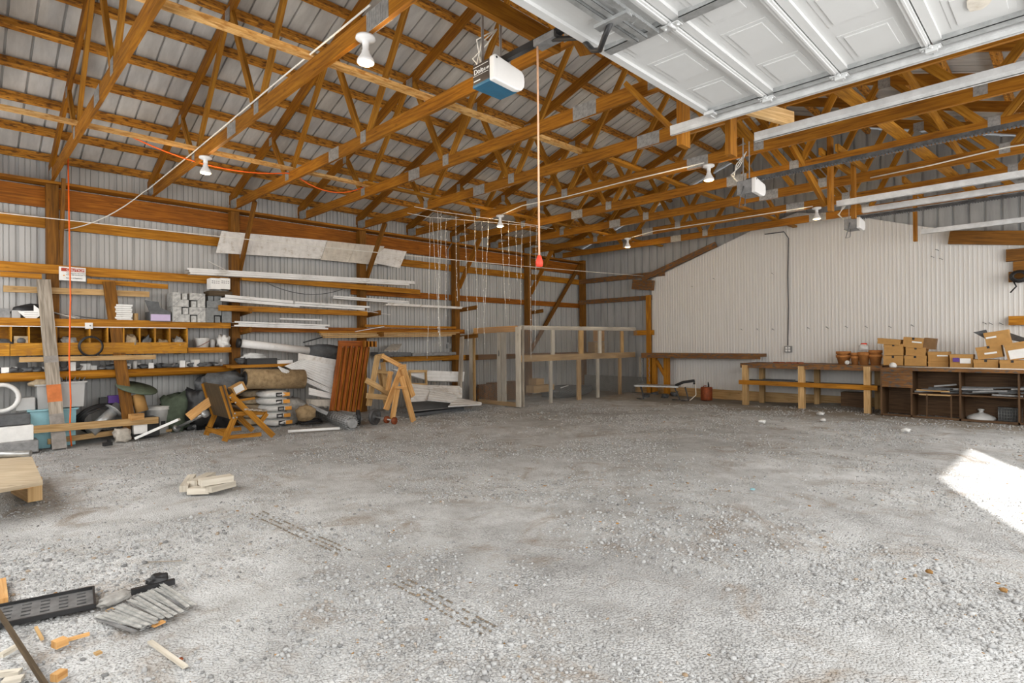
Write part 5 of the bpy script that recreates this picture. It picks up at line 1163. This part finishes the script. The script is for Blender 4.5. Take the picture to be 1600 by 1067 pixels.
# cabinet-like counter at the right
XC = 10.9; z3 = GB(1377, 574, XC).z; yl, yr = GB(1377, 600, XC).y, 1.9
t = thing('long_counter', 'long dark wooden counter with open bays carrying the cardboard boxes', 'counter', (11.4, 3.1, 0))
MB().box((XC-.04, yr, z3-.05), (11.98, yl, z3)).build('counter_top', M['benchtop'], t)
MB().box((11.4, yr, 0), (11.43, yl, z3-.05)).build('back_panel', M['cabinet'], t)
for px in (1377, 1424, 1500, 1592):
    y = GB(px, 610, XC).y; MB().box((XC, y-.012, 0), (11.4, y+.012, z3-.05)).build('upright', M['cabinet'], t)
MB().box((XC-.01, GB(1426, 600, XC).y, GB(1400, 605, XC).z), (XC+.01, GB(1378, 600, XC).y, z3-.05)).build('drawer_front', M['benchtop'], t)
MB().box((XC+.02, yr, GB(1500, 619, XC).z), (11.4, GB(1424, 610, XC).y, GB(1500, 619, XC).z+.02)).build('middle_shelf', M['cabinet'], t)
for px in (1448, 1486): y = GB(px, 630, XC).y; MB().box((XC+.01, y-.01, 0), (XC+.03, y+.01, GB(1500, 619, XC).z)).build('upright', M['cabinet'], t)
MB().box((XC+.0, yr, .0), (XC+.03, yl, .035)).build('plinth', M['cabinet'], t)
for k, (pa, pb) in enumerate((((1406, 575), (1640, 588)), ((1395, 572), (1640, 583)))):
    a = GB(*pa, 10.95+.07*k); b = GB(*pb, 10.95+.07*k); a.z = b.z = z3+.014; one('pale_rod', MB().tube([a, b], .012, 6), M['beigep'], 'long pale rod lying along the counter edge, %s one' % ('front' if k == 0 else 'rear'), 'rod')
zsh = GB(1500, 619, XC).z+.02; rs = random.Random(3)
for k in range(16):
    px = 1430+k*10; a = GB(px, 600, XC+.12); L_ = .30+rs.random()*.25; z = zsh+.022+.034*(k % 4)
    one('dark_frame_bar', MB().board((XC+.08+.04*(k % 3), a.y, z), (XC+.12+.04*(k % 3), a.y-L_, z+rs.uniform(-.005, .05)), .05, .026), M['dgrey'] if k % 3 else M['mgrey'], 'dark metal bar heaped in the counter bay, %s from the left' % ORD[k], 'bar', 'metal bars in the counter')
for k, (pa, pb) in enumerate((((1432, 609), (1484, 612)), ((1436, 616), (1486, 618)))):
    a = GB(*pa, XC+.03); b = GB(*pb, XC+.03); one('thin_batten', MB().board(a, b, .03, .022), M['tan'], '%s thin tan slat under the metal bars in the counter' % ('upper' if k == 0 else 'lower'), 'slat')
q = FL(1532, 656, 0); t = thing('enamel_lid', 'white enamel lampshade with a knob standing in the counter bay', 'lampshade', (q.x, q.y, 0))
MB().lathe([(0, 0), (.19, .0), (.2, .02), (.18, .05), (.10, .09), (.04, .11), (.03, .115), (.03, .15), (.045, .155), (.045, .175), (0, .18)], (q.x+.1, q.y, .0), n=28).build('shade', M['bag'], t)
q = FL(1578, 659, 0); t = thing('wire_grille', 'grey wire heater grille right of the white lampshade', 'grille', (q.x, q.y, 0)); m = MB()
for k in range(9): m.tube([(q.x, q.y+.14-.035*k, .01), (q.x, q.y+.14-.035*k, .22)], .005, 5)
for k in range(5): m.tube([(q.x, q.y+.15, .02+.05*k), (q.x, q.y-.15, .02+.05*k)], .005, 5)
m.build('wires', M['steel'], t); MB().box((q.x+.02, q.y-.15, 0), (q.x+.12, q.y+.15, .23)).build('housing', M['dgrey'], t)
# cartons
def carton(px0, px1, p0, p1, x, label, rz=0, lab=None, flap=False, tape=True, tilt=0):
    a_ = GB(px0, p0, x); b_ = GB(px1, p1, x); wy = a_.y-b_.y; h = a_.z-b_.z; c_ = Vector((x+.14, (a_.y+b_.y)/2, (a_.z+b_.z)/2))
    t_ = thing('cardboard_box', label, 'cardboard box', c_-Vector((0, 0, h/2)), 'brown cardboard boxes on the counter')
    R = Matrix.Translation(c_) @ Matrix.Rotation(rz, 4, 'Z') @ Matrix.Rotation(tilt, 4, 'X')
    def lb(m_, lo, hi):
        n0 = len(m_.v); m_.box(lo, hi); m_.v[n0:] = [R @ Vector(v_) for v_ in m_.v[n0:]]; return m_
    m_ = MB(); lb(m_, (-.14, -wy/2, -h/2), (.14, wy/2, h/2)); m_.build('carton_body', M['card'], t_, bevel=.003)
    lb(MB(), (-.146, -wy/2-.004, h/2-.05 if h > .12 else h/2-.025), (.145, wy/2+.004, h/2+.004)).build('lid', M['card'], t_)
    if tape: lb(MB(), (-.148, -.018, h/2-.035), (-.145, .018, h/2+.005)).build('hand_notch', M['ink'], t_)
    if lab:
        y0, y1, z0, z1, mt = lab; lb(MB(), (-.15, -y1*wy, z0*h), (-.146, -y0*wy, z1*h)).build('paper_label', M[mt], t_)
    if flap: 
        n0 = MB(); lb(n0, (-.10, -wy/2-.17, -h/2), (.10, -wy/2-.005, h/2+.02)); n0.build('side_flap', M['cardd'], t_)
carton(1380, 1411, 556, 571, 11.15, 'brown cardboard box at the bottom left end of the counter row', tape=True)
carton(1381, 1411, 538, 555.5, 11.15, 'brown cardboard box in the left stack, second from the counter')
carton(1371, 1406, 530, 538, 11.12, 'flat tilted carton lid with a red edge topping the left stack', tilt=.10, tape=False)
carton(1413, 1447, 556, 572, 11.15, 'brown cardboard box at the bottom of the second stack')
carton(1415, 1446, 543, 556, 11.18, 'squashed cardboard box in the middle of the second stack', tilt=.06)
carton(1411, 1442, 528, 543, 11.16, 'cardboard box with an upright flap topping the second stack', tilt=.12, lab=(-.05, .45, .02, .16, 'paper'), flap=True)
carton(1450, 1482, 565, 574, 11.2, 'low cardboard box at the bottom of the third stack', tape=False)
carton(1450, 1482, 550, 565, 11.2, 'cardboard box with a white strip on top of the third stack', lab=(-.05, .48, .05, .18, 'paper'), tape=False)
carton(1484, 1520, 554, 577, 11.1, 'cardboard box with a purple and white label in the middle of the row', lab=(-.05, .42, -.1, .25, 'paper'), tape=False)
q = GB(1494, 562, 11.093); one('purple_sticker', MB().box((11.085, q.y-.045, q.z-.035), (11.09, q.y+.045, q.z+.035)), M['purple'], 'purple sticker on the cardboard box of the middle of the row', 'sticker')
carton(1521, 1560, 562, 579, 11.05, 'cardboard box at the bottom of the right-hand stack')
carton(1526, 1566, 541, 560, 11.1, 'cardboard box with a white strip in the middle of the right-hand stack', tilt=-.16, lab=(-.2, .3, -.15, .0, 'paper'))
carton(1539, 1578, 518, 540, 11.12, 'open cardboard box on top of the right-hand stack', tilt=-.18, lab=(-.45, -.02, .08, .2, 'paper'), flap=False, tape=False)
carton(1562, 1602, 563, 580, 11.0, 'cardboard box at the bottom of the rightmost stack')
carton(1571, 1612, 535, 562, 11.05, 'cardboard box with a big white printed label at the right frame edge', tilt=-.2, lab=(-.4, .5, -.42, .1, 'paper'), tape=False)
a = GB(1578, 520, 11.2); MB().prism([a, a+Vector((0, -.28, -.13)), a+Vector((.05, -.30, -.2)), a+Vector((.05, -.02, -.12))], (1, 0, 0), .01).build('open_flap', M['dgrey'], bpy.data.objects['cardboard_box.011'])
a = GB(1541, 515, 11.15); MB().prism([a, a+Vector((0, .17, -.04)), a+Vector((.05, .02, -.15)), a+Vector((.03, -.03, -.1))], (1, 0, 0), .01).build('open_flap', M['dgrey'], bpy.data.objects['cardboard_box.011'])
# clay pots on the bench end
def pot(px, p0, p1, x, r_, label, stack=1):
    q = GB(px, p1, x); h = GB(px, p0, x).z-z1; t_ = thing('clay_pot', label, 'flower pot', (x, q.y, z1), 'clay pots on the bench'); 
    for k in range(stack):
        z = z1 + k*h*.28; hh = h*(1-.28*(stack-1)) if stack > 1 else h
        MB().lathe([(0, 0), (r_*.7, 0), (r_*.93, hh*.72), (r_*1.05, hh*.73), (r_*1.05, hh), (r_*.93, hh), (r_*.66, .02), (0, .02)], (x, q.y, z), n=22).build('pot', M['terra'], t_)
pot(1318, 549, 569, 11.5, .125, 'wide stacked clay pots at the left of the pot group', 2)
pot(1336, 551, 569, 11.42, .075, 'small clay pot stack right of the wide one', 2)
pot(1350, 550, 569, 11.40, .10, 'clay pot carrying the white wrapped bundle')
pot(1368, 547, 569, 11.40, .11, 'tall clay pot nearest the cardboard boxes', 2)
q = GB(1350, 543, 11.40); t = thing('wrapped_bundle', 'white wrapped bundle with a red top on a clay pot', 'bundle', (q.x, q.y, q.z-.06)); MB().lump(q, (.17, .17, .13), 101, .3, sub=3).build('wrap', M['bag'], t); MB().lathe([(.05, 0), (.055, .01), (.05, .03), (0, .035)], q+Vector((0, 0, .055)), n=14).build('red_lid', M['redp'], t)
q = GB(1324, 564, 11.28); one('white_roll', MB().lathe([(0, 0), (.04, 0), (.04, .03), (.015, .03), (0, .02)], (q.x, q.y, z1+.045), (-1, 0, 0), 16), M['bag'], 'small white tape roll leaning on the wide clay pots', 'roll')
q = GB(1395, 564, 11.0); one('clear_glass_jar', MB().lathe([(0, 0), (.05, 0), (.06, .04), (.04, .08), (0, .09)], (q.x, q.y, z3), n=14), M['bag'], 'small cloudy jar in front of the left carton stack', 'jar')
# coiled hose at right edge
q = GB(1588, 432, 11.9); m = MB()
for k in range(4):
    R = .12-.014*k; m.tube([q+Vector((-.03*k, -.04+R*math.cos(a_), R*.8*math.sin(a_))) for a_ in [i*2*math.pi/22 for i in range(22)]], .014, 6, closed=True)
m.tube([q+Vector((0, .05, -.05)), q+Vector((-.02, .0, -.17)), q+Vector((0, .08, -.27))], .012, 6); one('coiled_hose', m, M['black'], 'black hose coil hanging on the timber stubs at the right edge', 'hose')
# fuel can and folding cot
q = FL(1104, 625, 0); t = thing('rusty_can', 'rust-red metal can with a black spout standing by the end wall', 'can', (q.x, q.y, 0))
MB().lathe([(0, 0), (.125, 0), (.13, .01), (.13, .29), (.12, .3), (0, .305)], (q.x, q.y, .0), n=24).build('can_body', M['rust'], t); MB().tube([(q.x, q.y-.05, .29), (q.x, q.y-.05, .36), (q.x, q.y-.04, .42)], [.02, .018, .008], 8).build('spout', M['black'], t); MB().tube([(q.x, q.y+.08, .29), (q.x, q.y+.06, .33), (q.x, q.y, .335)], .01, 6).build('handle', M['rust'], t)
q0 = FL(1000, 624, 0); q1 = FL(1062, 626, 0); t = thing('low_cot', 'low folding table with a grey top and dark bent legs by the enclosure', 'folding table', ((q0+q1)/2))
zt = .33; x0, y0, x1, y1 = q0.x, q0.y, q1.x, q1.y
MB().board((x0, y0+.1, zt), (x1, y1, zt), .42, .035).build('table_top', M['steel'], t)
for (x, y, dx_) in ((x0+.05, y0, -.06), (x0+.3, y0+.2, .06), (x1-.05, y1+.1, .05), (x1-.02, y1-.15, -.03)): MB().tube([(x, y, zt-.01), (x+dx_, y-.1, .02), (x+dx_, y+.08, .015)], .019, 6).build('leg', M['blackd'], t)
MB().tube([(x1-.1, y1+.05, zt+.02), (x1, y1-.1, zt+.10), (x1+.06, y1-.33, zt+.14), (x1+.05, y1-.34, zt+.06)], .032, 8).build('grip', M['black'], t)
one('pale_strap', MB().tube([(x1+.05, y1-.36, zt+.11), (x1+.04, y1-.38, .15), (x1-.1, y1-.3, .03)], .012, 6), M['beigep'], 'pale strap hanging from the end of the low table', 'strap')
for k, px in enumerate((1003, 1014)):
    a = GB(px, 558, 11.58); b = FL(px, 616, 0); one('hanging_chain', MB().tube([a+Vector((0, .01*math.sin(i*1.3), -(a.z-.35)*i/24)) for i in range(25)], [.012 if i % 2 else .006 for i in range(25)], 6), M['mgrey'], 'twisted chain hanging at the bench end, %s one' % ('left' if k == 0 else 'right'), 'chain')

# ------------------------------------------------------------------ foreground
# plywood-topped stand at the left edge
t = thing('plywood_stand', 'plywood sheet on timber blocks at the left frame edge', 'platform', (-.8, 8.9, 0)); zp = .26
pa = [FL(-60, 716, zp), FL(50, 713, zp), FL(67, 752, zp), FL(-60, 775, zp)]; 
MB().prism([p_-Vector((0, 0, .03)) for p_ in pa], (0, 0, 1), .028).build('plywood_top', M['plytop'], t)
c1 = FL(60, 766, .11); MB().board((c1.x-.02, c1.y+.02, .115), (c1.x-.1, c1.y+.55, .115), .10, .20).build('timber_block', M['pine'], t); MB().board((c1.x-.8, c1.y-.05, .115), (c1.x-.88, c1.y+.5, .115), .10, .20).build('timber_block', M['tan'], t)
MB().board(FL(-50, 770, .19), FL(52, 757, .19), .05, .05).build('edge_rail', M['orangew'], t)
one('silver_tube', MB().tube([FL(-30, 712, zp+.03), FL(48, 708, zp+.03)], .03, 12), M['steel'], 'silver tube lying on the rear edge of the plywood sheet', 'tube')
# chalky blocks
bl = [((287, 764), (300, 745), .05, .07), ((300, 756), (330, 742), .07, .09), ((322, 764), (360, 754), .05, .15), ((312, 754), (362, 746), .11, .12), ((296, 766), (330, 765), .03, .10)]
for k, (a_, b_, z, w_) in enumerate(bl):
    p_, q = FL(*a_, z), FL(*b_, z); one('pale_block', MB().board(p_, q, w_, .055), M['scrapw'], 'chalky pale wood block in the small floor pile, %s laid' % ORD[k], 'block', 'pale blocks in the floor pile')
# black slotted tray
ps = [FL(-70, 966, .0), FL(146, 924, .0), FL(157, 951, .0), FL(-70, 1004, .0)]
d1 = (ps[1]-ps[0]); d1.z = 0; Lx = d1.length; d1.normalize(); d2 = Vector((-d1.y, d1.x, 0)); d2 = -d2 if d2.dot(ps[3]-ps[0]) < 0 else d2; Wd = (ps[2]-ps[1]).length*.97; d2 = (d2*.45+(ps[2]-ps[1]).normalized()*.55).normalized()
t = thing('slotted_tray', 'black slotted plastic tray lying on the gravel at the lower left', 'tray', (ps[0]+ps[2])/2)
O = ps[1]; zt = .02
def tp(u_, v_, z): return O - d1*u_ + d2*v_ + Vector((0, 0, z))
m = MB(); nu = 9; su = .075
# bottom plate built as strips between slot rows so the slots are open
u0 = .02
rowsu = []
u_ = .035
while u_ < Lx-.02: rowsu.append(u_); u_ += su
nv = 5; sv = (Wd-.03)/nv
prev = .0
for u_ in rowsu:
    m.prism([tp(prev, 0, zt-.01), tp(u_, 0, zt-.01), tp(u_, Wd, zt-.01), tp(prev, Wd, zt-.01)], (0, 0, 1), .004)
    for j in range(nv+1):
        va = 0 if j == 0 else .015+j*sv-.5*sv+.009; vb = Wd if j == nv else .015+(j+1)*sv-.5*sv-.009
        m.prism([tp(u_, va, zt-.01), tp(u_+.038, va, zt-.01), tp(u_+.038, vb, zt-.01), tp(u_, vb, zt-.01)], (0, 0, 1), .004)
    prev = u_+.038
m.prism([tp(prev, 0, zt-.01), tp(Lx, 0, zt-.01), tp(Lx, Wd, zt-.01), tp(prev, Wd, zt-.01)], (0, 0, 1), .004); m.build('slotted_plate', plain('grey_tray_plastic', (.13, .13, .13), .6, 0, .3, 14), t)
MB().prism([tp(.004, .004, .003), tp(Lx-.004, .004, .003), tp(Lx-.004, Wd-.004, .003), tp(.004, Wd-.004, .003)], (0, 0, 1), .003).build('slot_shade_sheet', M['black'], t)  # black sheet added beneath the plate so the slots look shaded
for (a_, b_) in (((0, 0), (Lx, 0)), ((0, Wd), (Lx, Wd)), ((0, 0), (0, Wd)), ((Lx, 0), (Lx, Wd))): MB().board(tp(a_[0], a_[1], zt+.0), tp(b_[0], b_[1], zt-.004), .01, .022).build('rim', M['black'], t)
# heap of grey steel strips
rs = random.Random(9)
sp = [((150+105*f+rs.uniform(-5, 5), 966-54*f+rs.uniform(-2, 2)), (216+86*f+rs.uniform(-7, 5), 985-40*f+rs.uniform(-3, 3))) for f in [k_/19 for k_ in range(20)]]
for k, (a_, b_) in enumerate(sp):
    z = .012+.005*(k % 4); p_, q = FL(*a_, z), FL(*b_, z); d_ = (q-p_).normalized(); s_ = Vector((-d_.y, d_.x, 0))
    m = MB(); m.board(p_, q, .020, .002); m.board(p_+s_*.009+Vector((0, 0, .002)), q+s_*.009+Vector((0, 0, .002)), .002, .005)
    m.board(p_-s_*.009+Vector((0, 0, .002)), q-s_*.009+Vector((0, 0, .002)), .002, .005)
    one('steel_strip', m, M['mgrey'] if k % 4 == 0 else M['elbow'], 'thin grey steel strip in the fanned heap by the black tray, %s in the fan' % ORD[k], 'steel strip', 'fanned steel strips')
one('plastic_scrap', MB().lump(FL(178, 935, .02), (.16, .09, .04), 120, .5, sub=3, rz=.6), M['cloth'], 'crumpled grey plastic scrap between the tray and the strips', 'plastic')
a_, b_ = FL(205, 925, .02), FL(273, 908, .02); m = MB().board(a_, b_, .025, .03); m.lump((a_+b_)/2+Vector((.03, .03, .02)), (.10, .05, .06), 121, .6, sub=3); one('black_strip', m, M['black'], 'black rubber strip behind the fanned steel strips', 'strip')
# rusty angle iron running out of the lower left corner
m = MB(); a_, b_ = FL(-6, 950, .09), FL(74, 1075, .015); m.board(a_, b_, .022, .004, (0, 0, 1)); m.board(a_-Vector((0, 0, .012)), b_-Vector((0, 0, .008)), .003, .022); one('angle_iron', m, M['dark'], 'long brown angle iron propped over the black tray', 'angle iron')
sc_ = [((84, 1008), (103, 1000), .045, .03, 'orangew', 'orange wood chunk right of the brown angle iron'), ((104, 1000), (140, 990), .018, .012, 'orangew', 'thin light splinter behind the orange wood chunk'), ((84, 1060), (100, 1050), .035, .03, 'orangew', 'bright orange wood chip at the lower left'), ((0, 1025), (28, 1009), .03, .015, 'scrapw', 'pale wood slat at the left frame edge below the tray'), ((-5, 1054), (32, 1049), .035, .015, 'scrapw', 'pale wood slat near the lower left corner, upper of two'), ((5, 1064), (36, 1059), .035, .015, 'scrapw', 'pale wood slat near the lower left corner, lower of two'), ((56, 980), (66, 999), .012, .01, 'tan', 'short brown stick poking out beneath the tray'), ((237, 978), (255, 970), .04, .008, 'orangew', 'flat pale wood chip beside the steel strips'), ((168, 955), (179, 950), .03, .006, 'tan', 'flat tan wood chip lying on the steel strips'), ((234, 1002), (290, 1042), .022, .008, 'scrapw', 'long curved pale sliver in the lower left foreground'), ((0, 908), (3, 940), .05, .03, 'orangew', 'upright light block at the left frame edge above the tray'), ((148, 1022), (158, 1018), .03, .008, 'tan', 'small tan chip between the orange chunk and the sliver'), ((232, 878), (284, 876), .006, .005, 'grey', 'thin grey stick lying left of centre')]
for (a_, b_, w_, h_, mt, lb) in sc_:
    p_, q = FL(*a_, h_/2+.004), FL(*b_, h_/2+.004); one('wood_scrap', MB().board(p_, q, w_, h_), M[mt], lb, 'wood scrap')
for k, (px, py, r_, mt, lb) in enumerate(((1191, 658, .06, 'bag', 'white lump on the gravel in front of the lower workbench'), (1282, 646, .07, 'bag', 'larger white lump beside the middle bench leg'), (1286, 656, .05, 'bag', 'white lump just in front of the larger one'), (1416, 672, .06, 'bag', 'white lump on the gravel before the counter'), (1176, 764, .02, 'cyan', 'tiny turquoise bit on the gravel right of centre'), (1452, 893, .022, 'leaf', 'crumpled brown leaf at the right foreground'), (1568, 922, .02, 'leaf', 'brown leaf near the right frame edge'), (280, 1063, .0, '', ''), (282, 1030, .012, 'rust', 'tiny rust-red chip right of the pale sliver'))):
    if not mt: continue
    p_ = FL(px, py, r_*.3); one('pebble' if mt == 'bag' else 'small_bit', MB().lump(p_, (r_*2, r_*1.8, r_*.9), 130+k, .8, sub=2), M[mt], lb, 'lump' if mt == 'bag' else 'bit')

# loose stones and leaf litter scattered over the gravel
rng = np.random.default_rng(11)
def scatter(name, n, mat, smin, smax, rmin, rmax, flat, label, cat, power=1.0, sub=1):
    bm = bmesh.new(); bmesh.ops.create_icosphere(bm, subdivisions=sub, radius=1); bv = np.array([v.co[:] for v in bm.verts]); bf = np.array([[v.index for v in f.verts] for f in bm.faces]); bm.free()
    th = YAW + rng.uniform(-.85, .85, n); r = rmin + (rmax-rmin)*rng.random(n)**power
    x = CAM.x+r*np.cos(th); y = CAM.y+r*np.sin(th); ok = (x < 11.9) & (y < 11.9) & (y > .2) & (x > L0+.2); x, y, r = x[ok], y[ok], r[ok]; n = len(x)
    cl = np.array([noise.noise(Vector((a_*.9, b_*.9, 5))) for a_, b_ in zip(x, y)]); ok = (cl + .6*np.array([noise.noise(Vector((a_*3.1, b_*3.1, 9))) for a_, b_ in zip(x, y)])) > rng.uniform(-.35, .45, n); x, y, r = x[ok], y[ok], r[ok]; n = len(x)
    z = np.array([zfloor(a_, b_) for a_, b_ in zip(x, y)])
    s_ = smin+(smax-smin)*rng.random(n)**2.6; s_ = s_*(1+.05*r)
    V = bv[None]*(1+rng.uniform(-.33, .33, (n, len(bv), 1)))*s_[:, None, None]*rng.uniform(.65, 1.25, (n, 1, 3))
    V[:, :, 2] *= flat; a = rng.uniform(0, 6.28, n); ca, sa = np.cos(a)[:, None], np.sin(a)[:, None]
    X_ = V[:, :, 0]*ca-V[:, :, 1]*sa+x[:, None]; Y_ = V[:, :, 0]*sa+V[:, :, 1]*ca+y[:, None]; Z_ = V[:, :, 2]+(z+s_*flat*.35)[:, None]
    V = np.stack([X_, Y_, Z_], -1).reshape(-1, 3); F = (bf[None]+(np.arange(n)*len(bv))[:, None, None]).reshape(-1, 3)
    me = bpy.data.meshes.new(name); me.vertices.add(len(V)); me.vertices.foreach_set('co', V.astype(np.float32).ravel())
    me.loops.add(F.size); me.loops.foreach_set('vertex_index', F.astype(np.int32).ravel()); me.polygons.add(len(F)); me.polygons.foreach_set('loop_start', np.arange(0, F.size, 3, dtype=np.int32)); me.polygons.foreach_set('loop_total', np.full(len(F), 3, dtype=np.int32))
    me.update(); me.validate(); me.materials.append(mat); o = bpy.data.objects.new(name, me); COL.objects.link(o); tag(o, label, cat, None, 'stuff')
scatter('loose_gravel', 170000, M['stone'], .0022, .010, 1.6, 13, .7, 'loose grey gravel strewn over the ground', 'gravel', .75)
scatter('coarse_gravel', 9000, M['stone'], .005, .0155, 2.2, 5.2, .7, 'coarser grey stones lying in the near gravel', 'gravel', .8)
scatter('leaf_litter', 900, M['leaf'], .003, .014, 2.5, 11, .3, 'brown leaf and chaff litter strewn over the gravel', 'leaf litter', .9)

# tyre print ridges pressed into the dirt
m = MB(); rs = random.Random(2)
for (pa, pb, n) in (((402, 800), (470, 832), 16), ((470, 832), (540, 862), 14), ((628, 908), (700, 948), 12), ((700, 948), (770, 985), 10)):
    a_, b_ = FL(*pa), FL(*pb); d_ = (b_-a_).normalized(); s_ = Vector((-d_.y, d_.x, 0))
    for k in range(n):
        for r_ in (-1, 0, 1):
            if rs.random() < .2: continue
            q = a_.lerp(b_, (k+rs.random()*.4)/n)+s_*r_*.045; q.z = zfloor(q.x, q.y)+.004; h_ = (b_-a_).length/n*.42
            m.lump(q, (h_*2, .014, .008), k, .5, sub=1, rz=math.atan2(d_.y, d_.x)+rs.uniform(-.2, .2))
tag(m.build('tyre_print', plain('damp_brown_dirt', (.20, .165, .125), .95, 0, .3, 20)), 'faint tyre tread print in the dirt across the middle foreground', 'tyre print', None, 'stuff')

for k in range(5):
    q = FL(1000+k*15, 619+(k % 2)*3); one('wire_tangle', MB().lump((q.x, q.y+.1, .05), (.22, .16, .10), 150+k, .9, sub=2, freq=3), M['blackd'] if k % 2 else M['dgrey'], 'small dark tangle under the low folding table, %s from the left' % ORD[k], 'tangle', 'tangles under the low table')
